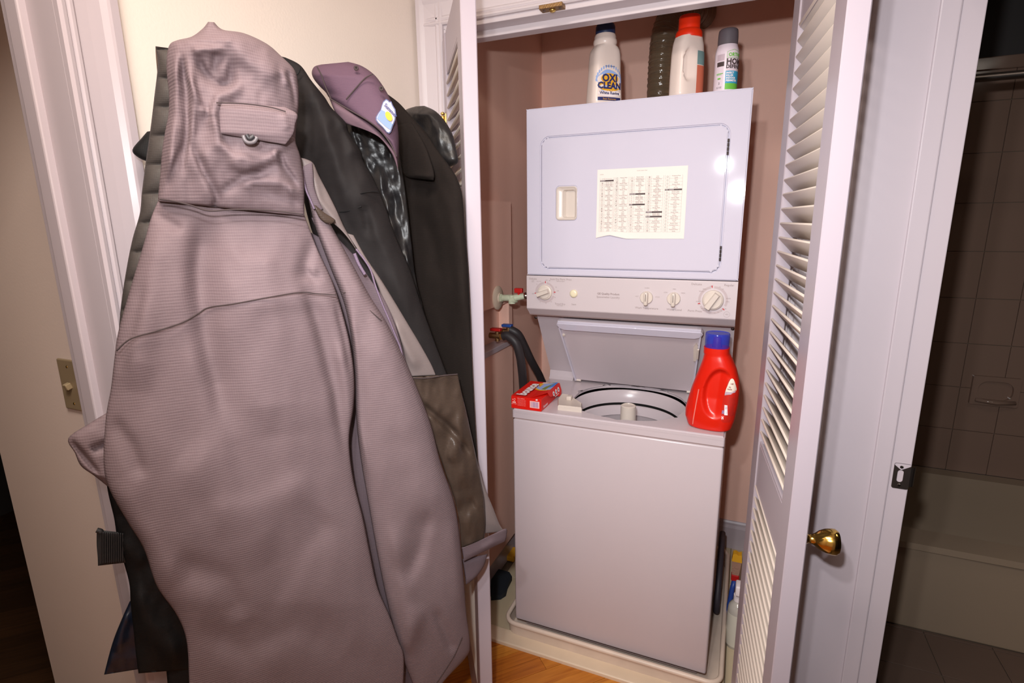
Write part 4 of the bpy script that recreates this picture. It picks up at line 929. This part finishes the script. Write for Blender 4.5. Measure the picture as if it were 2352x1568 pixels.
def cloth(name, rows, sh, m, folds=(), thick=.03, bulge=.02, off=0, nx=40, ny=60, parent=None, edge=.5, rough=0, rs=.02, smoothv=True, kind=None, quilt=None):
    R_ = smooth_rows(rows, ny); bm = bmesh.new(); uvl = bm.loops.layers.uv.new('UVMap'); L = []; UVs = {}
    from mathutils import noise
    for j, (ul, vl, ur, vr) in enumerate(R_):
        ring_ = []; tv = j/ny
        for i in range(nx+1):
            # denser towards the edges so the rim rounds over
            s = .5-.5*math.cos(PI*i/nx)*(.55)-.5*(1-2*i/nx)*.45
            u, v = ul+(ur-ul)*s, vl+(vr-vl)*s
            e = (1-abs(2*s-1)**3)**.5 if 0 < s < 1 else 0
            h = off+thick*.5+bulge*e*min(1, .35+3*min(tv, 1-tv))+fold_h(u, v, folds)*min(1, e*1.6)
            if rough: h += rough*noise.noise(Vector((u*rs, v*rs*.55, off*50)))*e+rough*.4*noise.noise(Vector((u*rs*2.7, v*rs*1.6, 3+off*50)))*e
            if quilt: h += quilt[1]*abs(math.sin(PI*(v+quilt[2]*u)/quilt[0]))**.5*e
            co = sh.at(u, v, h); q = bm.verts.new(co); UVs[q] = (co.dot(sh.t), co.z); ring_.append(q)
        nb = max(4, nx//4)
        for i in range(1, nb):
            s = 1-i/nb; u, v = ul+(ur-ul)*s, vl+(vr-vl)*s; e = (1-abs(2*s-1)**3)**.5
            co = sh.at(u, v, off-thick*.5*e-.001); q = bm.verts.new(co); UVs[q] = (co.dot(sh.t), co.z); ring_.append(q)
        L.append(ring_)
    n = len(L[0])
    for a, b in zip(L, L[1:]):
        for k in range(n): bm.faces.new((a[k], b[k], b[(k+1) % n], a[(k+1) % n]))
    for ring_, rev in ((L[0], False), (L[-1], True)):
        c = bm.verts.new(sum((q.co for q in ring_), Vector())/n); UVs[c] = (c.co.dot(sh.t), c.co.z)
        for k in range(n):
            a, b = ring_[k], ring_[(k+1) % n]; bm.faces.new((c, a, b) if not rev else (c, b, a))
    for f in bm.faces:
        f.smooth = True
        for lp in f.loops: lp[uvl].uv = UVs[lp.vert]
    bmesh.ops.recalc_face_normals(bm, faces=bm.faces)
    me = bpy.data.meshes.new(name); bm.to_mesh(me); bm.free(); o = link(name, me, m, None)
    if parent is not None:
        o.parent = parent; me.transform(Matrix.Translation(-parent.location))
    if kind: o['kind'] = kind
    return o
def cord(name, pts, sh, h, r, m, parent, n=8, hf=None):
    P = [sh.at(u, v, (hf(u, v) if hf else h)) for u, v in pts]; N_ = max(12, len(P)*6); Q = [cr(P, i/N_) for i in range(N_+1)]
    o = MB().tube(Q, r, n).build(name, m, None, True)
    o.parent = parent; o.data.transform(Matrix.Translation(-parent.location)); return o
# ---------------------------------------------------------------- the big grey jacket
GA = Sheet((-.845, .50), (-.49, 1.01), -.02)
gj = empty('rain_jacket', (-.66, .68, .55), 0, 'large grey ripstop rain jacket with hood hanging nearest the hall', 'jacket')
hood_folds = [
 ([(505, 75), (560, 125), (640, 190)], .012, 30, 24), ([(418, 128), (430, 200), (432, 300), (418, 400)], -.018, 6, 12), ([(405, 118), (402, 200), (392, 330), (385, 420)], .012, 12, 10), ([(440, 150), (446, 240), (440, 330)], .008, 8, 12),
 ([(450, 125), (470, 165), (500, 195), (525, 190), (533, 140)], -.013, 8, 14), ([(440, 118), (470, 112), (520, 118)], .008, 10, 10), ([(480, 262), (500, 222), (560, 190)], .011, 7, 18), ([(460, 232), (478, 252), (474, 275)], -.010, 6, 8),
 ([(445, 245), (490, 262), (505, 330), (540, 360), (590, 365)], .011, 8, 14), ([(440, 330), (470, 400), (500, 455), (484, 492)], -.013, 12, 6), ([(520, 372), (560, 388), (620, 362), (662, 328)], .010, 14, 9), ([(540, 395), (590, 400), (650, 372)], -.008, 8, 10),
 ([(555, 428), (600, 415), (650, 425), (690, 450)], .011, 10, 5), ([(500, 445), (560, 408), (620, 398)], -.010, 7, 8), ([(640, 340), (652, 380), (690, 430)], -.013, 5, 10), ([(628, 345), (640, 380)], .008, 8, 6), ([(560, 300), (640, 315)], .003, 18, 18),
 ([(425, 150), (455, 230), (476, 250)], .010, 7, 10), ([(660, 160), (672, 200), (680, 250)], -.010, 6, 5), ([(648, 158), (660, 200)], .006, 8, 5), ([(500, 108), (492, 160), (520, 205)], -.010, 16, 10), ([(600, 110), (640, 180)], .005, 12, 20), ([(380, 440), (400, 380), (420, 330)], -.006, 6, 8), ([(600, 440), (650, 455), (695, 470)], -.007, 8, 8)]
cloth('hood', [(478, 50, 492, 51), (465, 66, 512, 68), (440, 84, 560, 76), (408, 92, 612, 100), (390, 102, 645, 128), (383, 130, 676, 160), (383, 170, 685, 195), (388, 215, 686, 240), (387, 260, 681, 285), (379, 303, 679, 325), (372, 350, 690, 360), (368, 400, 698, 415), (363, 456, 699, 470), (366, 462, 699, 496)],
      GA, GREYF, hood_folds, .05, .05, .045, 70, 90, gj, rough=.006, rs=.022)
body_folds = [
 ([(470, 500), (455, 620), (470, 760), (530, 1010)], -.022, 42, 26), ([(560, 560), (620, 800), (640, 1000)], .014, 80, 90), ([(730, 540), (705, 600), (690, 650)], -.010, 14, 18), ([(700, 620), (720, 640), (740, 625)], -.008, 8, 10),
 ([(700, 650), (735, 760), (770, 900), (800, 1060)], -.016, 26, 14), ([(360, 520), (330, 700), (300, 900)], .012, 40, 50), ([(420, 1040), (520, 1120), (620, 1300)], .010, 70, 80), ([(600, 1420), (700, 1250), (760, 1180)], -.008, 60, 30),
 ([(450, 1440), (560, 1480), (680, 1430), (790, 1500)], -.012, 60, 40), ([(340, 480), (420, 530)], -.006, 12, 12), ([(560, 700), (680, 690), (760, 700)], .004, 24, 20), ([(250, 1110), (310, 1220), (400, 1350)], .010, 40, 50), ([(770, 690), (792, 780), (806, 860)], -.010, 10, 6), ([(330, 640), (300, 760), (270, 860)], -.008, 14, 22), ([(520, 560), (560, 600), (640, 600)], .005, 16, 22), ([(470, 1180), (600, 1160), (720, 1100)], .006, 30, 50), ([(255, 960), (300, 1020), (330, 1100)], -.008, 16, 26), ([(400, 1290), (520, 1330), (560, 1420)], -.010, 30, 40), ([(780, 780), (800, 900), (815, 1000)], .010, 20, 16)]
cloth('back_panel', [(366, 455, 697, 488), (347, 500, 706, 512), (330, 560, 728, 570), (300, 660, 765, 650), (272, 760, 790, 730), (262, 830, 806, 800), (255, 890, 814, 870), (243, 960, 812, 935), (238, 1060, 802, 1010), (250, 1120, 812, 1100), (293, 1198, 834, 1190), (330, 1259, 850, 1270), (360, 1345, 868, 1350), (405, 1410, 896, 1416), (428, 1470, 915, 1470), (434, 1560, 928, 1510), (436, 1640, 925, 1600)],
      GA, GREYF, body_folds, .05, .035, .035, 90, 150, gj, rough=.006, rs=.009)
def body_h(u, v): return .035+.025+.035+fold_h(u, v, body_folds)+.0045
for pts in ([(366, 457), (400, 462), (440, 472), (480, 484), (540, 481), (620, 483), (696, 492)],):
    cord('neck_seam', pts, GA, 0, .0011, STITCH, gj, 6, lambda u, v: .045+.025+.05)
cord('yoke_seam', [(268, 805), (300, 778), (360, 760), (420, 740), (455, 720), (480, 706), (540, 697), (620, 682), (690, 671), (725, 674), (772, 677)], GA, 0, .0010, STITCH, gj, 6, body_h)
# right sleeve
sl_folds = [([(800, 700), (815, 800), (818, 960), (850, 1100)], .010, 12, 20), ([(985, 1170), (960, 1270), (925, 1340)], -.014, 16, 34), ([(970, 1390), (930, 1500)], .010, 16, 30), ([(1000, 1400), (1040, 1500)], -.010, 14, 10), ([(860, 720), (920, 900), (980, 1080), (1010, 1200)], .012, 60, 60), ([(1040, 1190), (1050, 1300), (1060, 1400)], .006, 20, 20), ([(900, 1200), (930, 1350), (950, 1480)], .010, 30, 20)]
cloth('sleeve', [(705, 440, 722, 452), (724, 520, 762, 520), (757, 610, 806, 600), (788, 690, 850, 680), (804, 760, 888, 740), (814, 850, 932, 830), (818, 960, 985, 960), (828, 1050, 1012, 1060), (845, 1150, 1045, 1160), (870, 1290, 1060, 1270), (898, 1420, 1070, 1400), (925, 1510, 1079, 1478), (955, 1590, 1068, 1512), (968, 1650, 1010, 1570)],
      GA, GREYF, sl_folds, .05, .04, .0, 60, 130, gj, rough=.005, rs=.012)
cord('sleeve_seam', [(788, 672), (803, 672), (815, 684), (840, 705), (876, 736)], GA, 0, .0010, STITCH, gj, 6, lambda u, v: .025+.034+fold_h(u, v, sl_folds))
cord('cuff_seam', [(1062, 1462), (1046, 1500), (1028, 1530), (1000, 1572)], GA, 0, .0010, STITCH, gj, 6, lambda u, v: .025+.034)
cloth('front_panel', [(690, 520, 760, 560), (740, 640, 850, 660), (770, 800, 900, 800), (770, 1000, 930, 1000), (780, 1150, 960, 1150), (800, 1300, 980, 1300), (840, 1420, 990, 1420), (880, 1520, 1000, 1520), (900, 1600, 1000, 1600)], GA, GREYL, [([(815, 900), (830, 1020), (850, 1180)], .012, 10, 10)], .02, .01, -.04, 24, 60, gj)
# left sleeve end poking out
cloth('sleeve_end', [(250, 945, 300, 930), (205, 972, 310, 1000), (157, 1006, 320, 1040), (172, 1040, 330, 1080), (186, 1070, 330, 1110), (216, 1092, 330, 1130), (246, 1116, 330, 1150)], GA, GREYF, [([(160, 1008), (195, 1050), (228, 1090)], -.012, 6, 7), ([(210, 1035), (248, 1018)], -.014, 8, 8)], .04, .02, .01, 30, 30, gj, rough=.004)
# brim of the hood with its toggle loop
br = cloth('hood_brim', [(494, 232, 655, 246), (500, 252, 683, 262), (503, 275, 679, 285), (504, 300, 674, 308), (506, 307, 656, 332)], GA, GREYF, [([(650, 260), (660, 300)], .004, 10, 10)], .010, .010, .118, 40, 20, gj)
cord('brim_stitch', [(497, 236), (560, 238), (620, 246), (656, 256)], GA, .146, .0009, STITCH, gj, 6)
tg = cord('toggle_ring', [(559, 311), (563, 322), (571, 327), (583, 325), (590, 315)], GA, .140, .0028, mat('toggle_grey', rgb(104, 96, 98), .4), gj)
cord('toggle_cord', [(566, 309), (573, 318), (582, 312)], GA, .142, .0030, RUBBER, gj)
# open collar, facing strips and zip
cloth('collar', [(690, 362, 700, 364), (692, 372, 719, 374), (694, 400, 732, 402), (703, 430, 752, 440), (716, 455, 772, 480), (740, 492, 790, 520), (775, 520, 808, 552), (800, 545, 822, 580), (812, 560, 830, 592)], GA, GREYS, [([(715, 380), (735, 460), (790, 530)], .006, 8, 8)], .012, .008, .02, 24, 40, gj)
cloth('collar_facing', [(690, 385, 717, 372), (697, 410, 720, 400), (706, 440, 722, 430), (718, 470, 733, 462), (726, 486, 742, 480)], GA, GREYL, [], .008, .004, .04, 12, 20, gj)
cord('collar_zip', [(694, 388), (697, 410), (703, 436), (714, 462), (722, 480)], GA, .056, .0016, LILAC, gj)
cloth('dark_patch', [(720, 470, 726, 472), (726, 486, 745, 488), (735, 502, 770, 505), (748, 512, 762, 514)], GA, OLIVE, [], .006, .003, .05, 10, 12, gj)
cloth('facing', [(715, 500, 740, 498), (735, 545, 770, 540), (762, 600, 812, 585), (790, 650, 850, 640), (822, 710, 885, 690), (850, 765, 908, 745), (890, 815, 925, 800), (926, 838, 934, 834)], GA, GREYL, [([(800, 570), (860, 680), (910, 780)], -.006, 14, 14)], .02, .012, -.01, 24, 60, gj)
cord('front_zip', [(818, 572), (838, 598), (852, 622), (862, 655), (878, 698), (894, 735), (908, 770), (920, 800), (928, 836)], GA, .030, .0017, LILAC, gj)
cord('zip_pull', [(814, 582), (824, 606), (838, 630)], GA, .030, .0030, LILAC, gj)
cloth('inner_strip', [(795, 535, 812, 540), (825, 580, 840, 590), (860, 640, 874, 640), (880, 690, 905, 690), (905, 740, 935, 740), (922, 790, 965, 790), (932, 830, 990, 835), (945, 864, 1001, 861)], GA, GREYS, [([(900, 740), (960, 850)], .008, 14, 10)], .014, .008, -.012, 24, 50, gj)
ln = cloth('lining', [(944, 866, 1051, 858), (958, 900, 1060, 900), (972, 940, 1070, 940), (986, 975, 1081, 990), (1004, 1030, 1092, 1040), (1024, 1090, 1100, 1080), (1045, 1150, 1110, 1140), (1055, 1200, 1115, 1195), (1060, 1258, 1112, 1238)], GA, OLIVE, [([(960, 920), (1040, 990), (1082, 1046)], -.014, 8, 7), ([(1060, 950), (1050, 1050), (1070, 1130)], .010, 20, 16), ([(1050, 1180), (1090, 1150)], -.010, 14, 14), ([(1030, 1060), (1060, 1000)], .008, 14, 12)], .02, .012, -.008, 36, 60, gj, rough=.010, rs=.03)
cord('lining_edge', [(944, 868), (980, 868), (1020, 862), (1051, 859)], GA, .012, .0012, STITCH, gj)
cloth('inner_sleeve', [(1096, 1068, 1100, 1070), (1104, 1110, 1112, 1115), (1112, 1150, 1132, 1165), (1112, 1190, 1148, 1205), (1108, 1225, 1160, 1220)], GA, GREYS, [], .02, .010, -.03, 16, 30, gj)
cloth('inner_cuff', [(1060, 1257, 1100, 1250), (1062, 1270, 1125, 1245), (1064, 1282, 1150, 1250), (1066, 1290, 1100, 1275)][:1]+[(1061, 1262, 1158, 1214), (1063, 1275, 1164, 1228), (1065, 1289, 1160, 1243)], GA, GREYL, [([(1105, 1262), (1140, 1240)], .004, 8, 8)], .02, .010, -.002, 30, 14, gj)
cloth('under_sleeve', [(1060, 1284, 1120, 1272), (1064, 1300, 1112, 1298), (1068, 1322, 1096, 1322), (1070, 1342, 1078, 1338)], GA, GREYL, [], .02, .010, -.03, 14, 14, gj)
# ---------------------------------------------------------------- padded jacket behind on the left
PA = Sheet((-.90, .50), (-.56, .86))
pj = empty('padded_jacket', (-.8, .62, .6), 0, 'dark grey quilted padded jacket behind the left edge of the grey rain jacket', 'jacket')
cloth('body', [(357, 106, 400, 112), (362, 150, 430, 155), (354, 225, 440, 230), (345, 300, 430, 300), (335, 370, 420, 370), (326, 440, 400, 440), (321, 490, 390, 495), (304, 550, 370, 560), (290, 620, 350, 620), (278, 700, 330, 700), (271, 780, 330, 780), (264, 860, 330, 860)], PA, PUFFER, [], .05, .008, -.015, 24, 220, pj, quilt=(66, .012, .05))
cloth('collar_tab', [(357, 106, 380, 112), (358, 130, 380, 130), (361, 165, 372, 150)], PA, mat('olive_tab', rgb(86, 70, 58), .7), [], .01, .004, .0, 8, 10, pj)
TA = Sheet((-.935, .56), (-.72, .84))
o = cloth('black_hood', [(338, 302, 380, 296), (326, 316, 385, 315), (304, 344, 390, 345), (318, 362, 390, 362), (342, 372, 390, 380)], TA, BLACKN, [], .03, .012, 0, 20, 20); tag(o, 'tip of a black hood showing left of the padded jacket', 'hood')
# ---------------------------------------------------------------- black nylon coat and strap low on the left
NA = Sheet((-.94, .455), (-.60, .86))
nj = empty('black_coat', (-.78, .6, .5), 0, 'black nylon coat under the grey rain jacket at the lower left', 'coat')
cloth('body', [(243, 1100, 400, 1080), (250, 1140, 420, 1130), (262, 1190, 440, 1180), (270, 1240, 450, 1230), (284, 1290, 460, 1290), (297, 1340, 470, 1340), (300, 1385, 480, 1390), (306, 1440, 490, 1440), (312, 1500, 500, 1500), (318, 1546, 520, 1530)], NA, BLACKN, [([(300, 1340), (350, 1440), (420, 1520)], .012, 30, 30), ([(260, 1190), (300, 1180)], -.006, 8, 8), ([(270, 1240), (330, 1300)], .008, 20, 20)], .04, .02, 0, 36, 60, nj, rough=.008)
cloth('hem', [(378, 1500, 520, 1500), (382, 1540, 520, 1540), (388, 1600, 520, 1600)], NA, BLACKN, [], .03, .01, .0, 16, 12, nj)
st = cloth('cuff_strap', [(222, 1216, 312, 1226), (222, 1250, 310, 1250), (224, 1275, 308, 1272), (225, 1299, 304, 1290)], NA, WEB, [], .012, .004, .02, 40, 14, nj)
for k in range(11): cord('strap_rib', [(232+k*5, 1221+k*.3), (232+k*5, 1296-k*.6)], NA, .036, .0011, WEB, nj, 5)
cord('strap_end', [(222, 1217), (230, 1219), (232, 1222)], NA, .034, .004, WEB, nj)
cord('red_tag', [(311, 1236), (313, 1262)], NA, .036, .0028, mat('red_tag', rgb(170, 60, 50), .6), nj)
o = cloth('leather_jacket', [(298, 1380, 330, 1370), (280, 1420, 345, 1420), (262, 1465, 345, 1465), (250, 1505, 345, 1505), (239, 1549, 345, 1532)], Sheet((-.985, .45), (-.66, .88)), NAVYL, [([(290, 1400), (265, 1500)], .008, 12, 12)], .03, .012, 0, 24, 30, rough=.008); tag(o, 'navy leather jacket hem hanging at the lower left below the strap', 'jacket')
# ---------------------------------------------------------------- black soft shell coat right of the grey hood
BA = Sheet((-.90, .72), (-.54, 1.0))
bj = empty('softshell_coat', (-.72, .82, .7), 0, 'black soft shell coat between the grey jacket and the baseball cap', 'coat')
bfold = [([(700, 170), (735, 250), (780, 400), (830, 520)], .018, 26, 24), ([(700, 300), (720, 420), (800, 640), (900, 820)], -.010, 20, 20), ([(770, 250), (800, 300), (815, 370)], .012, 20, 14), ([(808, 360), (860, 520), (960, 760)], .014, 30, 26), ([(835, 470), (850, 540)], -.01, 12, 12)]
cloth('body', [(640, 128, 656, 132), (650, 150, 690, 150), (655, 185, 716, 186), (660, 220, 745, 222), (660, 250, 762, 248), (660, 285, 793, 280), (665, 310, 802, 305), (670, 345, 828, 345), (680, 370, 836, 372), (690, 410, 858, 410), (700, 470, 884, 470), (720, 540, 908, 540), (760, 620, 942, 620), (800, 700, 968, 700), (840, 790, 1000, 790), (880, 870, 1030, 870), (900, 905, 1040, 900)], BA, BLACKA, bfold, .035, .026, 0, 50, 110, bj, rough=.006, rs=.02)
bh = lambda u, v: .0175+.0245+fold_h(u, v, bfold)+.004
cord('arm_seam', [(780, 487), (800, 484), (830, 474)], BA, 0, .0012, BLACKN, bj, 6, bh)
cord('elbow_seam', [(828, 444), (850, 440), (868, 440)], BA, 0, .0012, BLACKN, bj, 6, bh)
cord('shoulder_seam', [(655, 134), (680, 170), (690, 155)], BA, 0, .0012, BLACKN, bj, 6, bh)
LA = Sheet((-.90, .90), (-.56, 1.06))
o = cloth('leather_coat', [(775, 245, 880, 250), (790, 290, 890, 300), (810, 340, 915, 340), (835, 400, 925, 400), (855, 470, 935, 470), (880, 560, 945, 560), (900, 640, 955, 640), (925, 720, 975, 720), (950, 830, 990, 830)], LA, LEATH, [([(870, 380), (880, 440), (910, 560), (930, 620)], .012, 8, 10), ([(895, 340), (905, 420)], -.010, 10, 10), ([(930, 560), (950, 700)], .010, 8, 8)], .02, .01, 0, 30, 70, rough=.012, rs=.05); tag(o, 'black leather coat in the gap between the soft shell and brown-black coat', 'coat')
# ---------------------------------------------------------------- brown-black coat by the closet door
EA = Sheet((-.80, 1.12), (-.55, 1.065))
ej = empty('brown_black_coat', (-.66, 1.0, .8), 0, 'brown-black fleece coat with zip beside the left louvred door', 'coat')
ef = [([(930, 260), (950, 340), (985, 400)], .014, 24, 20), ([(920, 440), (935, 560), (960, 800)], .012, 16, 20), ([(960, 470), (1000, 560), (1005, 640)], -.010, 16, 16), ([(1020, 420), (1050, 560), (1065, 760)], .012, 24, 16), ([(945, 430), (990, 440)], -.014, 14, 16)]
cloth('body', [(880, 214, 890, 216), (880, 235, 916, 236), (885, 262, 940, 262), (890, 300, 975, 300), (895, 340, 1002, 340), (900, 375, 1030, 378), (905, 410, 1050, 410), (905, 450, 1062, 450), (905, 520, 1067, 520), (908, 620, 1075, 620), (915, 720, 1080, 720), (950, 850, 1085, 850), (1020, 980, 1092, 980), (1060, 1075, 1098, 1075)], EA, BLACKB, ef, .03, .022, 0, 44, 110, ej, rough=.007, rs=.02)
cloth('collar', [(905, 290, 945, 280), (910, 330, 975, 330), (918, 370, 990, 370), (928, 400, 998, 400), (940, 408, 996, 414)], EA, BLACKB, [([(945, 400), (990, 408)], .006, 8, 6)], .016, .016, .055, 24, 24, ej)
cord('zip', [(908, 470), (925, 520), (935, 560), (945, 620), (955, 680), (965, 750)], EA, .060, .0016, mat('dark_zip', rgb(120, 104, 116), .35, metal=.6, bump=.6, bscale=900), ej)
P0 = EA.at(908, 528, .075)
b = MB(); b.text('ft', .030, lambda x, y: P0+EA.t*x+Vector((0, 0, y))+EA.nn*0-Vector((0, .0, 0)), bold=.0012)
o = b.build('embroidered_mark', mat('pink_thread', rgb(238, 190, 176), .6), None, recalc=False); o.parent = ej; o.data.transform(Matrix.Translation(-ej.location))
FA = Sheet((-.84, 1.22), (-.60, 1.14))
o = cloth('leather_hat', [(955, 244, 975, 243), (928, 255, 1000, 255), (925, 280, 1022, 278), (930, 310, 1040, 310), (940, 345, 1048, 345), (955, 375, 1052, 372), (970, 392, 1035, 383)], FA, LEATH, [([(935, 262), (985, 262), (1005, 300), (1010, 350)], .012, 12, 12), ([(955, 290), (985, 300)], -.012, 18, 14)], .06, .045, 0, 36, 40, rough=.006, rs=.06); tag(o, 'shiny black leather hat between the brown-black coat and the door casing', 'hat')
# ---------------------------------------------------------------- baseball cap
CA = Sheet((-.85, .85), (-.63, .955))
cp_ = empty('baseball_cap', (-.75, .92, 1.6), 0, 'plum baseball cap with a blue and yellow patch', 'cap')
cfold = [([(740, 170), (760, 225)], -.004, 10, 10)]
cloth('crown', [(738, 148, 800, 142), (722, 153, 830, 151), (716, 166, 858, 170), (720, 180, 876, 192), (732, 196, 890, 215), (748, 212, 902, 240), (758, 226, 909, 262), (790, 250, 914, 292), (830, 272, 916, 320), (868, 297, 916, 345), (895, 325, 915, 368), (908, 350, 914, 392)], CA, CAPM, cfold, .05, .05, .005, 50, 50, cp_)
cloth('brim', [(756, 224, 760, 228), (762, 240, 800, 252), (772, 260, 842, 278), (795, 284, 872, 303), (842, 294, 895, 332), (872, 316, 908, 352), (898, 350, 913, 372), (910, 378, 915, 393)], CA, CAPB, [([(800, 268), (860, 300), (900, 345)], .004, 8, 8)], .008, .012, .052, 30, 44, cp_)
cord('brim_seam', [(757, 226), (800, 251), (845, 277), (875, 301), (898, 332), (911, 360)], CA, .086, .0012, STITCH, cp_)
ch_ = lambda u, v: .035+.047
cord('panel_seam', [(856, 170), (838, 180), (815, 205), (795, 228)], CA, .083, .0012, STITCH, cp_)
cord('panel_seam', [(728, 153), (738, 172), (748, 200), (760, 226)], CA, .078, .0011, STITCH, cp_)
for (u, v) in ((818, 156), (876, 203)):
    p = CA.at(u, v, .080); o = MB().lathe([(.0045, 0), (.0042, .0012), (.002, .0013), (.0018, 0)], tuple(p-cp_.location), 16, CA.n.to_3d().to_track_quat('Z', 'Y').to_matrix().to_4x4()).build('eyelet', STITCH, cp_, True)
def patchpoly(pts, h, m, name):
    b = MB(); V = [CA.at(u, v, h) for u, v in pts]; W_ = [p+(p-CAM).normalized()*.0015 for p in V]
    n = len(V); A_ = [b.bm.verts.new(p-cp_.location) for p in V]; B_ = [b.bm.verts.new(p-cp_.location) for p in W_]
    b.bm.faces.new(A_); b.bm.faces.new(B_[::-1])
    for i in range(n): b.bm.faces.new((A_[i], B_[i], B_[(i+1) % n], A_[(i+1) % n]))
    return b.build(name, m, cp_)
OUT = [(887, 227), (892, 230), (894, 233), (899, 233), (902, 241), (908, 251), (910, 263), (908, 275), (903, 288), (898, 303), (894, 307), (889, 305), (880, 294), (868, 283), (863, 276), (863, 269), (868, 260), (874, 252), (877, 241), (880, 233)]
patchpoly(OUT, .0875, mat('patch_border', rgb(70, 76, 110), .6), 'patch_border')
cx_, cy_ = 886.5, 267
INN = [(cx_+(u-cx_)*.90, cy_+(v-cy_)*.93) for u, v in OUT]
patchpoly(INN, .0890, mat('patch_white', rgb(160, 152, 160), .7), 'patch_ground')
patchpoly([(876, 252), (884, 256), (892, 276), (902, 285), (896, 298), (883, 288), (866, 272), (870, 262)], .0905, mat('patch_blue', rgb(108, 126, 158), .7), 'patch_blue')
patchpoly([(893+9*math.cos(t*PI/12)*.9+1.5*math.sin(t*PI/12), 267+10.5*math.sin(t*PI/12)+3*math.cos(t*PI/12)) for t in range(24)], .0920, mat('patch_yellow', rgb(180, 146, 24), .6), 'patch_sun')
b = MB(); a0, a1 = CA.at(887, 243, .0925), CA.at(907, 264, .0925); du = (a1-a0).normalized(); dv = Vector((0, 0, 1))-du*du.z; dv.normalize()
b.text('Summer', .0085, lambda x, y: a0+du*((a1-a0).length/2+x)+dv*y-cp_.location, bold=.0002); b.build('patch_letters', NAVYP, cp_, recalc=False)

for o in bpy.data.objects:
    if o.type == 'MESH' and o.parent and any(k in o.name for k in ('print', 'letters', 'label_navy', 'small_print', 'red_marks', 'barcode', 'label_rays', 'logo_outline', 'flap_circles', 'flap_icons', 'white_mark')) and not o.name.startswith('barcode_patch'): o['kind'] = 'stuff'
